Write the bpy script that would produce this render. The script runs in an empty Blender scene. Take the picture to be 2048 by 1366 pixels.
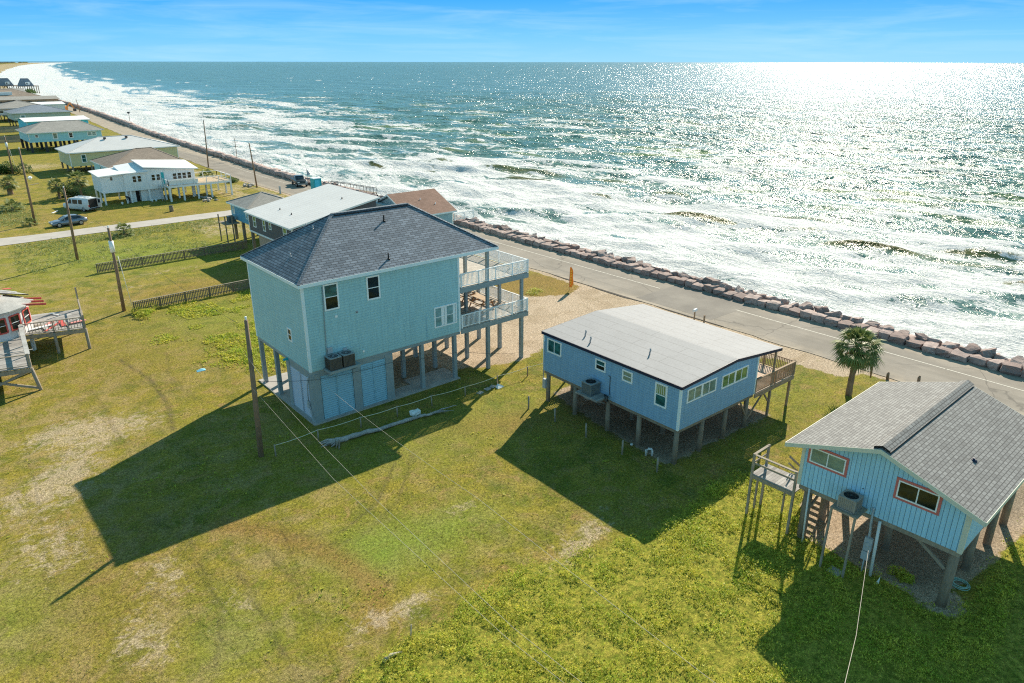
import bpy, math, random
import numpy as np
from mathutils import Vector, Matrix, Euler
R = math.radians
random.seed(7); rng = np.random.default_rng(11)
sc = bpy.context.scene
COL = sc.collection

# ------------------------------------------------------------------ camera
cam_d = bpy.data.cameras.new('camera'); cam = bpy.data.objects.new('camera', cam_d); COL.objects.link(cam)
HEAD, PITCH, ROLL = 49.386, 21.274, 0.088
cam_d.sensor_width = 36; cam_d.lens = 1437.3/2048*36; cam_d.clip_start = .5; cam_d.clip_end = 90000
cam.matrix_world = Matrix.Translation((0, 0, 22.4)) @ Matrix.Rotation(R(HEAD-90), 4, 'Z') @ Matrix.Rotation(R(90-PITCH), 4, 'X') @ Matrix.Rotation(R(ROLL), 4, 'Z')
sc.camera = cam

# ------------------------------------------------------------------ sun and sky
SUN_AZ, SUN_EL = 26.9, 32.6
sd = bpy.data.lights.new('sun', 'SUN'); sd.energy = 5.0; sd.angle = R(.5); sd.color = (1, .90, .74)
sun = bpy.data.objects.new('sun', sd); COL.objects.link(sun)
sv = Vector((math.cos(R(SUN_EL))*math.cos(R(SUN_AZ)), math.cos(R(SUN_EL))*math.sin(R(SUN_AZ)), math.sin(R(SUN_EL))))
sun.rotation_euler = sv.to_track_quat('Z', 'Y').to_euler(); sun.location = (30, 30, 60)
w = bpy.data.worlds.new('World'); sc.world = w; w.use_nodes = True
nt = w.node_tree; nt.nodes.clear()
def wn(t, **k):
    n = nt.nodes.new(t)
    for a, b in k.items(): setattr(n, a, b)
    return n
sky = wn('ShaderNodeTexSky', sky_type='NISHITA', sun_disc=False, sun_elevation=R(SUN_EL), sun_rotation=R(90-SUN_AZ), altitude=20, air_density=1.0, dust_density=.25, ozone_density=2.5)
tc = wn('ShaderNodeTexCoord'); sep = wn('ShaderNodeSeparateXYZ'); nt.links.new(tc.outputs['Generated'], sep.inputs[0])
# the photograph's sky is clear and strongly saturated: tint the visible band of the physical sky
ramp = wn('ShaderNodeValToRGB'); nt.links.new(sep.outputs['Z'], ramp.inputs[0])
cr = ramp.color_ramp; cr.elements[0].position = 0.0; cr.elements[0].color = (2.6, 7.0, 11.0, 1)
cr.elements[1].position = 1.0; cr.elements[1].color = (.3, 1.8, 2.8, 1)
for p_, c_ in ((.03, (1.5, 6.0, 11.4, 1)), (.078, (-1.4, 3.9, 10.2, 1)), (.13, (3.4, 6.6, 9.4, 1)), (.30, (4.1, 7.5, 8.9, 1)), (.52, (1.0, 3.2, 4.4, 1))):  # stops above the view are invented: bright band fills walls, dim zenith deepens shadows
    e = cr.elements.new(p_); e.color = c_
mixs = wn('ShaderNodeMix', data_type='RGBA'); mixs.inputs[0].default_value = .93
nt.links.new(sky.outputs[0], mixs.inputs[6]); nt.links.new(ramp.outputs[0], mixs.inputs[7])
# faint cirrus
mp = wn('ShaderNodeMapping'); mp.inputs['Scale'].default_value = (3.0, 3.0, 34); mp.inputs['Rotation'].default_value = (0.03, 0.02, .3)
nt.links.new(tc.outputs['Generated'], mp.inputs[0])
cn = wn('ShaderNodeTexNoise'); cn.inputs['Scale'].default_value = 1.6; cn.inputs['Detail'].default_value = 7; cn.inputs['Roughness'].default_value = .6; cn.inputs['Distortion'].default_value = .5
nt.links.new(mp.outputs[0], cn.inputs[0])
cmr = wn('ShaderNodeMapRange'); cmr.inputs[1].default_value = .47; cmr.inputs[2].default_value = .80; cmr.inputs[4].default_value = .38
nt.links.new(cn.outputs[0], cmr.inputs[0])
mixc = wn('ShaderNodeMix', data_type='RGBA'); nt.links.new(cmr.outputs[0], mixc.inputs[0]); nt.links.new(mixs.outputs[2], mixc.inputs[6]); mixc.inputs[7].default_value = (6.2, 9.0, 11.0, 1)
bg = wn('ShaderNodeBackground'); bg.inputs[1].default_value = .066
nt.links.new(mixc.outputs[2], bg.inputs[0])
wo = wn('ShaderNodeOutputWorld'); nt.links.new(bg.outputs[0], wo.inputs[0])
sc.view_settings.view_transform = 'Standard'; sc.view_settings.look = 'None'; sc.view_settings.exposure = 0.62; sc.view_settings.gamma = 1
sc.cycles.max_bounces = 6; sc.cycles.diffuse_bounces = 3; sc.cycles.glossy_bounces = 3; sc.cycles.transparent_max_bounces = 8
sc.cycles.sample_clamp_indirect = 6; sc.cycles.use_denoising = False; sc.cycles.filter_width = 1.15

# ------------------------------------------------------------------ helpers
class NT:
    def __init__(s, name):
        s.m = bpy.data.materials.new(name); s.m.use_nodes = True; s.t = s.m.node_tree; s.t.nodes.clear()
        s.out = s.n('ShaderNodeOutputMaterial')
    def n(s, t, **k):
        x = s.t.nodes.new(t)
        for a, b in k.items(): setattr(x, a, b)
        return x
    def set(s, sock, v):
        if isinstance(v, bpy.types.NodeSocket): s.t.links.new(v, sock)
        elif v is not None: sock.default_value = v
    def coord(s, kind='Object', scale=None, rot=None):
        o = s.n('ShaderNodeTexCoord').outputs[kind]
        if scale or rot:
            m = s.n('ShaderNodeMapping'); s.set(m.inputs[0], o)
            if scale: m.inputs['Scale'].default_value = scale
            if rot: m.inputs['Rotation'].default_value = rot
            o = m.outputs[0]
        return o
    def noise(s, co, scale, detail=4, rough=.55, dist=0):
        x = s.n('ShaderNodeTexNoise'); s.set(x.inputs['Vector'], co); x.inputs['Scale'].default_value = scale
        x.inputs['Detail'].default_value = detail; x.inputs['Roughness'].default_value = rough; x.inputs['Distortion'].default_value = dist
        return x.outputs[0]
    def mr(s, v, a, b, c=0., d=1., smooth=False):
        x = s.n('ShaderNodeMapRange'); s.set(x.inputs[0], v)
        if smooth: x.interpolation_type = 'SMOOTHSTEP'
        for i, q in enumerate((a, b, c, d)): s.set(x.inputs[i+1], q)
        return x.outputs[0]
    def math(s, op, a, b=None, c=None):
        x = s.n('ShaderNodeMath', operation=op); s.set(x.inputs[0], a); s.set(x.inputs[1], b)
        if c is not None: s.set(x.inputs[2], c)
        return x.outputs[0]
    def mix(s, f, a, b, mode='MIX'):
        x = s.n('ShaderNodeMix', data_type='RGBA', blend_type=mode); x.clamp_factor = True
        s.set(x.inputs[0], f)
        for sock, v in ((x.inputs[6], a), (x.inputs[7], b)):
            s.set(sock, (tuple(v)+(1,))[:4] if isinstance(v, (tuple, list)) else v)
        return x.outputs[2]
    def val(s, v): # value multiplier -> grey colour
        x = s.n('ShaderNodeCombineColor'); [s.set(x.inputs[i], v) for i in range(3)]; return x.outputs[0]
    def bump(s, h, strength=.3, dist=.02, normal=None):
        x = s.n('ShaderNodeBump'); x.inputs['Strength'].default_value = strength; x.inputs['Distance'].default_value = dist
        s.set(x.inputs['Height'], h)
        if normal is not None: s.set(x.inputs['Normal'], normal)
        return x.outputs[0]
    def bsdf(s, col, rough=.7, metal=0, normal=None, spec=.5, **kw):
        b = s.n('ShaderNodeBsdfPrincipled')
        s.set(b.inputs['Base Color'], (tuple(col)+(1,))[:4] if isinstance(col, (tuple, list)) else col)
        s.set(b.inputs['Roughness'], rough); s.set(b.inputs['Metallic'], metal); s.set(b.inputs['Specular IOR Level'], spec)
        if normal is not None: s.set(b.inputs['Normal'], normal)
        for k, v in kw.items(): s.set(b.inputs[k.replace('_', ' ')], v)
        return b.outputs[0]
    def done(s, sh):
        s.set(s.out.inputs[0], sh); return s.m

def plain(name, col, rough=.6, amt=.12, scale=3, metal=0, spec=.4, fine=0, bump=0):
    t = NT(name); co = t.coord()
    f = t.mr(t.noise(co, scale, 5), .25, .75, 1-amt, 1+amt)
    if fine: f = t.math('MULTIPLY', f, t.mr(t.noise(co, 40, 3), .3, .7, 1-fine, 1+fine))
    c = t.mix(1., col, t.val(f), 'MULTIPLY')
    nb = t.bump(t.noise(co, 25, 4), .4, bump) if bump else None
    return t.done(t.bsdf(c, rough, metal, nb, spec))

def shingle(name, c1, c2, row=.15, width=.32, dark=.45, blotch=.12, stain=None, rough=.85, mortar=.012):
    t = NT(name); co = t.coord('UV')
    b = t.n('ShaderNodeTexBrick'); t.set(b.inputs['Vector'], co); b.inputs['Scale'].default_value = 1
    b.inputs['Color1'].default_value = c1+(1,); b.inputs['Color2'].default_value = c2+(1,)
    b.inputs['Mortar'].default_value = tuple(q*dark for q in c1)+(1,)
    b.inputs['Mortar Size'].default_value = mortar; b.inputs['Brick Width'].default_value = width; b.inputs['Row Height'].default_value = row
    b.inputs['Bias'].default_value = 0; b.inputs['Mortar Smooth'].default_value = .2
    ob = t.coord()
    f = t.mr(t.noise(ob, .7, 6, .6), .3, .7, 1-blotch, 1+blotch)
    c = t.mix(1., b.outputs[0], t.val(f), 'MULTIPLY')
    c = t.mix(1., c, t.val(t.mr(t.noise(ob, 30, 3), .3, .7, .86, 1.14)), 'MULTIPLY')
    if stain:
        c = t.mix(t.mr(t.noise(ob, .45, 3), .66, .74, 0, .45), c, stain)
    nb = t.bump(b.outputs['Fac'], -.5, .02)
    return t.done(t.bsdf(c, rough, 0, nb, .25))

def siding(name, col, row=.18, width=None, groove=.7, amt=.05, vertical=False, rough=.6, gw=.012):
    """lap siding / shakes / vertical boards in metres of wall"""
    t = NT(name); co = t.coord('UV')
    if vertical:
        m = t.n('ShaderNodeMapping'); t.set(m.inputs[0], co); m.inputs['Rotation'].default_value = (0, 0, R(90)); co = m.outputs[0]
    b = t.n('ShaderNodeTexBrick'); t.set(b.inputs['Vector'], co); b.inputs['Scale'].default_value = 1
    b.inputs['Color1'].default_value = tuple(q*(1-amt) for q in col)+(1,); b.inputs['Color2'].default_value = tuple(min(1, q*(1+amt)) for q in col)+(1,)
    b.inputs['Mortar'].default_value = tuple(q*groove for q in col)+(1,); b.inputs['Mortar Size'].default_value = gw
    b.inputs['Brick Width'].default_value = width or 400; b.inputs['Row Height'].default_value = row
    ob = t.coord()
    c = t.mix(1., b.outputs[0], t.val(t.mr(t.noise(ob, .5, 5), .3, .7, .96, 1.04)), 'MULTIPLY')
    # rain streaks: weathering running down the wall
    stx = t.noise(t.coord('Object', (7, 7, .5)), 1, 4)
    c = t.mix(1., c, t.val(t.mr(stx, .42, .75, 1.02, .86)), 'MULTIPLY')
    nb = t.bump(b.outputs['Fac'], -.6, .015)
    return t.done(t.bsdf(c, rough, 0, nb, .3))

def wood(name, col, amt=.3, rough=.8):
    t = NT(name); co = t.coord('Object', (6, 6, 1.2))
    f = t.mr(t.noise(co, 2.2, 6, .65, .6), .25, .75, 1-amt, 1+amt)
    f = t.math('MULTIPLY', f, t.mr(t.noise(t.coord(), 1.1, 4), .3, .7, .85, 1.15))
    return t.done(t.bsdf(t.mix(1., col, t.val(f), 'MULTIPLY'), rough, 0, t.bump(f, .3, .01), .2))

def planks(name, col, bw=.14, amt=.18):
    t = NT(name); co = t.coord('UV')
    b = t.n('ShaderNodeTexBrick'); t.set(b.inputs['Vector'], co); b.inputs['Scale'].default_value = 1
    b.inputs['Color1'].default_value = tuple(q*(1-amt) for q in col)+(1,); b.inputs['Color2'].default_value = tuple(min(1, q*(1+amt)) for q in col)+(1,)
    b.inputs['Mortar'].default_value = tuple(q*.4 for q in col)+(1,); b.inputs['Mortar Size'].default_value = .008
    b.inputs['Brick Width'].default_value = 3.6; b.inputs['Row Height'].default_value = bw
    c = t.mix(1., b.outputs[0], t.val(t.mr(t.noise(t.coord(), 2, 6, .6), .3, .7, .8, 1.15)), 'MULTIPLY')
    return t.done(t.bsdf(c, .8, 0, None, .2))

def glass(name, col, var=.5):
    t = NT(name); co = t.coord('Object', (1, 1, 2.2))
    c = t.mix(1., col, t.val(t.mr(t.noise(co, 1.3, 3), .35, .65, 1-var, 1+var)), 'MULTIPLY')
    return t.done(t.bsdf(c, .08, 0, None, .6))

MAT = {}
def mt(k, f, *a, **kw):
    MAT[k] = f(k, *a, **kw)
mt('teal_siding', siding, (.40, .65, .69), row=.18, width=.9, groove=.74, amt=.02)
mt('blue_siding', siding, (.27, .46, .65), row=.16, width=.9, groove=.74, amt=.02)
mt('sky_board_siding', siding, (.40, .70, .91), row=.2, vertical=True, groove=.42, amt=.03, gw=.014)
mt('slate_shingle', shingle, (.145, .175, .21), (.255, .29, .335), row=.2, width=.5, dark=.35, blotch=.14, stain=(.20, .16, .13), mortar=.022)
mt('grey_shingle', shingle, (.24, .23, .22), (.34, .33, .315), row=.17, width=.32, dark=.5, blotch=.07, mortar=.02)
mt('brown_shingle', shingle, (.27, .215, .17), (.36, .29, .235), row=.16, dark=.6)
mt('red_shingle', shingle, (.25, .14, .10), (.34, .20, .15), row=.16, dark=.6)
mt('warm_grey_shingle', shingle, (.30, .29, .265), (.40, .38, .35), row=.16, dark=.6)
mt('blue_grey_shingle', shingle, (.20, .24, .29), (.30, .34, .39), row=.16, dark=.6)
mt('rolled_roof', siding, (.325, .325, .335), row=.95, width=6, groove=.62, amt=.012, gw=.02, rough=.75)
mt('metal_roof', siding, (.72, .70, .68), row=.4, width=None, groove=.8, amt=.01, gw=.02, rough=.5)
mt('pale_blue_trim', plain, (.80, .89, .91), .5, .04)
mt('white_paint', plain, (.86, .87, .87), .5, .05)
mt('white_vinyl', plain, (.92, .93, .93), .4, .03)
mt('navy_trim', plain, (.012, .022, .06), .5, .1)
mt('cream_trim', plain, (.66, .66, .56), .6, .06)
mt('coral_trim', plain, (.62, .17, .15), .6, .08)
mt('post_grey', plain, (.30, .35, .36), .7, .12, fine=.06)
mt('louvre_blue', plain, (.30, .52, .62), .6, .08)
mt('louvre_grey', plain, (.50, .54, .62), .6, .06)
mt('concrete', plain, (.42, .39, .36), .85, .22, 1.2, fine=.1)
mt('deck_pale', planks, (.52, .47, .41), .14, .06)
mt('deck_wood', planks, (.56, .42, .32), .14, .16)
mt('old_deck', planks, (.36, .34, .32), .16, .3)
mt('sun_deck', planks, (.55, .42, .28), .14, .1)
mt('pile_wood', wood, (.27, .22, .165), .3)
mt('grey_wood', wood, (.33, .28, .22), .3)
mt('treated_wood', wood, (.38, .27, .18), .3)
mt('fence_wood', wood, (.22, .17, .12), .35)
mt('pole_wood', wood, (.27, .18, .12), .35)
mt('picnic_wood', wood, (.55, .42, .30), .15)
mt('picnic_frame', wood, (.40, .20, .09), .2)
mt('driftwood', wood, (.40, .365, .34), .55)
mt('glass_teal', glass, (.03, .13, .13))
mt('glass_dark', glass, (.012, .018, .018))
mt('glass_blind', glass, (.22, .30, .24), .25)
mt('glass_pale', glass, (.20, .36, .36), .3)
mt('glass_lime', glass, (.20, .28, .10), .3)
mt('ac_brown', plain, (.10, .09, .08), .5, .2, fine=.1)
mt('ac_grey', plain, (.15, .18, .19), .5, .15, fine=.1)
mt('ac_beige', plain, (.34, .31, .28), .5, .1)
mt('ac_top', plain, (.28, .31, .33), .5, .1)
mt('black', plain, (.012, .013, .015), .6, .2)
mt('dark_metal', plain, (.05, .055, .06), .5, .2, metal=.4)
mt('grey_metal', plain, (.35, .36, .37), .45, .1, metal=.3)
mt('pvc', plain, (.75, .76, .74), .4, .04)
mt('meter_grey', plain, (.45, .48, .50), .5, .06)
mt('rope', plain, (.80, .74, .58), .9, .1)
mt('cable', plain, (.42, .38, .32), .6, .1)
mt('cable_dark', plain, (.03, .035, .04), .6, .1)
mt('hose_green', plain, (.30, .50, .44), .5, .1)
mt('rubber', plain, (.018, .018, .02), .8, .2)
mt('alloy', plain, (.45, .46, .48), .35, .05, metal=.5)
mt('orange_cloth', plain, (.95, .26, .02), .7, .1)
mt('yellow_cloth', plain, (.95, .62, .06), .7, .05)
mt('white_wall', siding, (.84, .87, .88), row=.3, vertical=True, groove=.85, amt=.02)
mt('white_roof', plain, (.78, .78, .77), .7, .04)
mt('turquoise', plain, (.02, .42, .46), .5, .06)
mt('grey_siding', siding, (.13, .125, .135), row=.16, width=.3, groove=.75)
mt('mid_blue_siding', siding, (.14, .40, .56), row=.16, groove=.75)
mt('pale_blue_siding', siding, (.33, .52, .60), row=.18, groove=.8)
mt('aqua_siding', siding, (.40, .74, .82), row=.2, groove=.85)
mt('bright_aqua_wall', siding, (.10, .66, .85), row=.2, groove=.85)
mt('yellow_siding', siding, (.66, .63, .38), row=.18, groove=.85)
mt('sage_siding', siding, (.52, .60, .52), row=.18, groove=.85)
mt('lilac_wall', siding, (.66, .62, .66), row=.18, groove=.85)
mt('tan_wall', siding, (.50, .36, .27), row=.18, groove=.85)
mt('pink_white', siding, (.72, .70, .70), row=.3, groove=.9)
mt('red_trim', plain, (.62, .10, .08), .6, .15)
mt('pink_paint', plain, (.70, .28, .25), .7, .15)
mt('torn_roof', wood, (.42, .41, .39), .35)
mt('skin', plain, (.40, .25, .17), .6, .05)
mt('dark_cloth', plain, (.03, .035, .05), .9, .2)
mt('car_silver', plain, (.27, .31, .37), .25, .03, metal=.5)
mt('van_white', plain, (.72, .74, .76), .3, .03)
mt('truck_dark', plain, (.045, .05, .055), .25, .1)
mt('car_glass', glass, (.02, .035, .05), .3)
mt('tail_red', plain, (.45, .02, .02), .3, .05)
mt('lamp_white', plain, (.75, .78, .80), .2, .03)
mt('plastic_green', plain, (.03, .10, .05), .6, .2)
mt('excavator_orange', plain, (.70, .26, .05), .5, .15)
mt('blue_plastic', plain, (.25, .62, .80), .5, .05)

class MB:
    """mesh builder: collects shapes, build() links them as ONE mesh object with UVs in metres"""
    def __init__(s): s.v = []; s.f = []; s.sm = []
    def quad(s, *p, smooth=False):
        n = len(s.v); s.v += [tuple(q) for q in p]; s.f.append(tuple(range(n, n+len(p)))); s.sm.append(smooth); return s
    def poly(s, pts, faces, smooth=False):
        n = len(s.v); s.v += [tuple(q) for q in pts]
        for f in faces: s.f.append(tuple(n+i for i in f)); s.sm.append(smooth)
        return s
    def box(s, x0, y0, z0, x1, y1, z1):
        if x0 > x1: x0, x1 = x1, x0
        if y0 > y1: y0, y1 = y1, y0
        if z0 > z1: z0, z1 = z1, z0
        return s.poly([(x0,y0,z0),(x1,y0,z0),(x1,y1,z0),(x0,y1,z0),(x0,y0,z1),(x1,y0,z1),(x1,y1,z1),(x0,y1,z1)],
                      [(0,3,2,1),(4,5,6,7),(0,1,5,4),(1,2,6,5),(2,3,7,6),(3,0,4,7)])
    def bar(s, p0, p1, w, h=None, up=(0, 0, 1)):
        """rectangular bar between two points"""
        h = h or w; p0 = Vector(p0); p1 = Vector(p1); d = (p1-p0).normalized(); u = Vector(up)
        if abs(d.dot(u)) > .98: u = Vector((1, 0, 0))
        a = d.cross(u).normalized()*w/2; b = a.cross(d).normalized()*h/2
        c = [p0-a-b, p0+a-b, p0+a+b, p0-a+b, p1-a-b, p1+a-b, p1+a+b, p1-a+b]
        return s.poly(c, [(0,3,2,1),(4,5,6,7),(0,1,5,4),(1,2,6,5),(2,3,7,6),(3,0,4,7)])
    def tube(s, pts, r, n=8, cap=True):
        """round tube along points; r a number or a list"""
        pts = [Vector(p) for p in pts]; rs = r if isinstance(r, (list, tuple)) else [r]*len(pts)
        rings = []
        for i, p in enumerate(pts):
            d = (pts[min(i+1, len(pts)-1)]-pts[max(i-1, 0)]).normalized()
            u = Vector((0, 0, 1)) if abs(d.z) < .9 else Vector((1, 0, 0))
            a = d.cross(u).normalized(); b = a.cross(d)
            rings.append([p+(a*math.cos(t*2*math.pi/n)+b*math.sin(t*2*math.pi/n))*rs[i] for t in range(n)])
        m = len(s.v); s.v += [tuple(q) for rg in rings for q in rg]
        for i in range(len(rings)-1):
            for j in range(n):
                s.f.append((m+i*n+j, m+i*n+(j+1)%n, m+(i+1)*n+(j+1)%n, m+(i+1)*n+j)); s.sm.append(n > 5)
        if cap:
            s.f.append(tuple(m+j for j in reversed(range(n)))); s.sm.append(False)
            s.f.append(tuple(m+(len(rings)-1)*n+j for j in range(n))); s.sm.append(False)
        return s
    def build(s, name, mat, parent=None, loc=None, bevel=0):
        me = bpy.data.meshes.new(name); me.from_pydata(s.v, [], s.f)
        me.polygons.foreach_set('use_smooth', s.sm)
        auto_uv(me); me.materials.append(MAT[mat] if isinstance(mat, str) else mat)
        o = bpy.data.objects.new(name, me); COL.objects.link(o)
        if parent: o.parent = parent
        if loc: o.location = loc
        if bevel:
            b = o.modifiers.new('bevel', 'BEVEL'); b.width = bevel; b.segments = 2; b.limit_method = 'ANGLE'
        return o

def auto_uv(me):
    """UV in metres: u runs level across the face, v runs up its slope"""
    nl = len(me.loops)
    if not nl: return
    uv = me.uv_layers.new(name='UVMap')
    npoly = len(me.polygons)
    nrm = np.empty(npoly*3); me.polygons.foreach_get('normal', nrm); nrm = nrm.reshape(-1, 3)
    tot = np.empty(npoly, int); me.polygons.foreach_get('loop_total', tot)
    vi = np.empty(nl, int); me.loops.foreach_get('vertex_index', vi)
    co = np.empty(len(me.vertices)*3); me.vertices.foreach_get('co', co); co = co.reshape(-1, 3)
    u = np.stack([-nrm[:, 1], nrm[:, 0], np.zeros(npoly)], 1); ln = np.linalg.norm(u, axis=1)
    flat = ln < .02; u[flat] = (1, 0, 0); ln[flat] = 1; u /= ln[:, None]
    v = np.cross(nrm, u)
    pu = np.repeat(u, tot, 0); pv = np.repeat(v, tot, 0); P = co[vi]
    out = np.stack([(P*pu).sum(1), (P*pv).sum(1)], 1)
    uv.data.foreach_set('uv', out.ravel())

def np_mesh(name, verts, faces, mat, attrs=None, smooth=False, parent=None):
    """big mesh from numpy arrays; faces (n,3) or (n,4); attrs name -> (nverts,) or (nverts,3)"""
    me = bpy.data.meshes.new(name); k = faces.shape[1]
    me.vertices.add(len(verts)); me.vertices.foreach_set('co', verts.astype(np.float32).ravel())
    me.loops.add(faces.size); me.loops.foreach_set('vertex_index', faces.astype(np.int32).ravel())
    me.polygons.add(len(faces)); me.polygons.foreach_set('loop_start', np.arange(0, faces.size, k, dtype=np.int32))
    me.update(calc_edges=True)
    if smooth: me.polygons.foreach_set('use_smooth', np.ones(len(faces), bool))
    for a, d in (attrs or {}).items():
        if d.ndim == 1:
            at = me.attributes.new(a, 'FLOAT', 'POINT'); at.data.foreach_set('value', d.astype(np.float32))
        else:
            at = me.attributes.new(a, 'FLOAT_VECTOR', 'POINT'); at.data.foreach_set('vector', d.astype(np.float32).ravel())
    me.materials.append(mat); o = bpy.data.objects.new(name, me); COL.objects.link(o)
    if parent: o.parent = parent
    return o

def tag(o, label=None, cat=None, group=None, kind=None):
    if label: o['label'] = label
    if cat: o['category'] = cat
    if group: o['group'] = group
    if kind: o['kind'] = kind
    return o
def thing(name, label, cat, loc=(0, 0, 0), rz=0, group=None):
    o = bpy.data.objects.new(name, None); COL.objects.link(o); o.empty_display_size = .3
    o.location = loc; o.rotation_euler = (0, 0, rz); return tag(o, label, cat, group)
def struct(name, mb, mat): return tag(mb.build(name, mat) if isinstance(mb, MB) else mb, kind='structure')
def dup(root, loc, rz=0, label=None, scale=None, kids=None):
    r = root.copy(); COL.objects.link(r); r.location = loc; r.rotation_euler = (0, 0, rz) if not isinstance(rz, tuple) else rz
    if scale: r.scale = scale if isinstance(scale, tuple) else (scale,)*3
    if label: r['label'] = label
    for ch in [o for o in COL.objects if o.parent == root] if kids is None else kids:
        c = ch.copy(); COL.objects.link(c); c.parent = r
    return r
# ================================================================== land, road, sea
_lat = rng.random((256, 256))
def vn(x, y, s=1., seed=0):
    """value noise 0..1"""
    x = np.asarray(x)*s+seed*17.3; y = np.asarray(y)*s+seed*31.7
    xi = np.floor(x).astype(int); yi = np.floor(y).astype(int); fx = x-xi; fy = y-yi
    fx = fx*fx*(3-2*fx); fy = fy*fy*(3-2*fy)
    a = _lat[xi % 256, yi % 256]; b = _lat[(xi+1) % 256, yi % 256]; c = _lat[xi % 256, (yi+1) % 256]; d = _lat[(xi+1) % 256, (yi+1) % 256]
    return (a*(1-fx)+b*fx)*(1-fy)+(c*(1-fx)+d*fx)*fy
def fbm(x, y, s=1., o=4, seed=0):
    t = 0; a = .5; n = 0
    for i in range(o): t = t+a*vn(x, y, s*2**i, seed+i); n += a; a *= .5
    return t/n
def sstep(a, b, x):
    t = np.clip((x-a)/(b-a), 0, 1); return t*t*(3-2*t)
def shore(Y):
    """x of the sea wall / water's edge along the coast"""
    return np.interp(Y, [-400, 150, 200, 260, 366, 450, 540, 700, 1200, 1626, 2512, 4470, 7352, 10181, 14000],
                     [62, 62, 64.6, 68.2, 77, 83, 88, 98, 140, 196, 325, 628, 1140, 1729, 2600])
def inpoly(x, y, P, soft=.5):
    """soft mask: 1 inside the polygon, 0 outside"""
    P = np.array(P, float); ins = np.zeros(x.shape, bool); dmin = np.full(x.shape, 1e9)
    for i in range(len(P)):
        a = P[i]; b = P[(i+1) % len(P)]
        cond = ((a[1] > y) != (b[1] > y))
        with np.errstate(divide='ignore', invalid='ignore'):
            ins ^= cond & (x < (b[0]-a[0])*(y-a[1])/(b[1]-a[1]+1e-12)+a[0])
        e = b-a; t = np.clip(((x-a[0])*e[0]+(y-a[1])*e[1])/(e@e), 0, 1)
        dmin = np.minimum(dmin, np.hypot(x-a[0]-t*e[0], y-a[1]-t*e[1]))
    return sstep(-soft, soft, np.where(ins, dmin, -dmin))
def blob(x, y, cx, cy, rx, ry=None, ang=0):
    ry = (ry or rx)*1.3; rx = rx*1.3; c, s = math.cos(R(ang)), math.sin(R(ang)); dx = x-cx; dy = y-cy
    return np.exp(-((dx*c+dy*s)/rx)**2-((-dx*s+dy*c)/ry)**2)
def path(x, y, P, wdt):
    d = np.full(x.shape, 1e9)
    for a, b in zip(P[:-1], P[1:]):
        a = np.array(a, float); b = np.array(b, float); e = b-a; t = np.clip(((x-a[0])*e[0]+(y-a[1])*e[1])/(e@e), 0, 1)
        d = np.minimum(d, np.hypot(x-a[0]-t*e[0], y-a[1]-t*e[1]))
    return np.exp(-(d/wdt)**2)
WEEDS = [(-30, 19.2), (2, 19.6), (9, 20.3), (12, 20.6), (17.2, 20.9), (21, 20.0), (25, 18.8), (29, 19.1), (33.5, 19.1), (35.2, 17.6), (34, 14.6), (31.2, 13.8), (30.6, 6.4), (41, 6.4), (48, 7.5), (48, -40), (-30, -40)]
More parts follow.
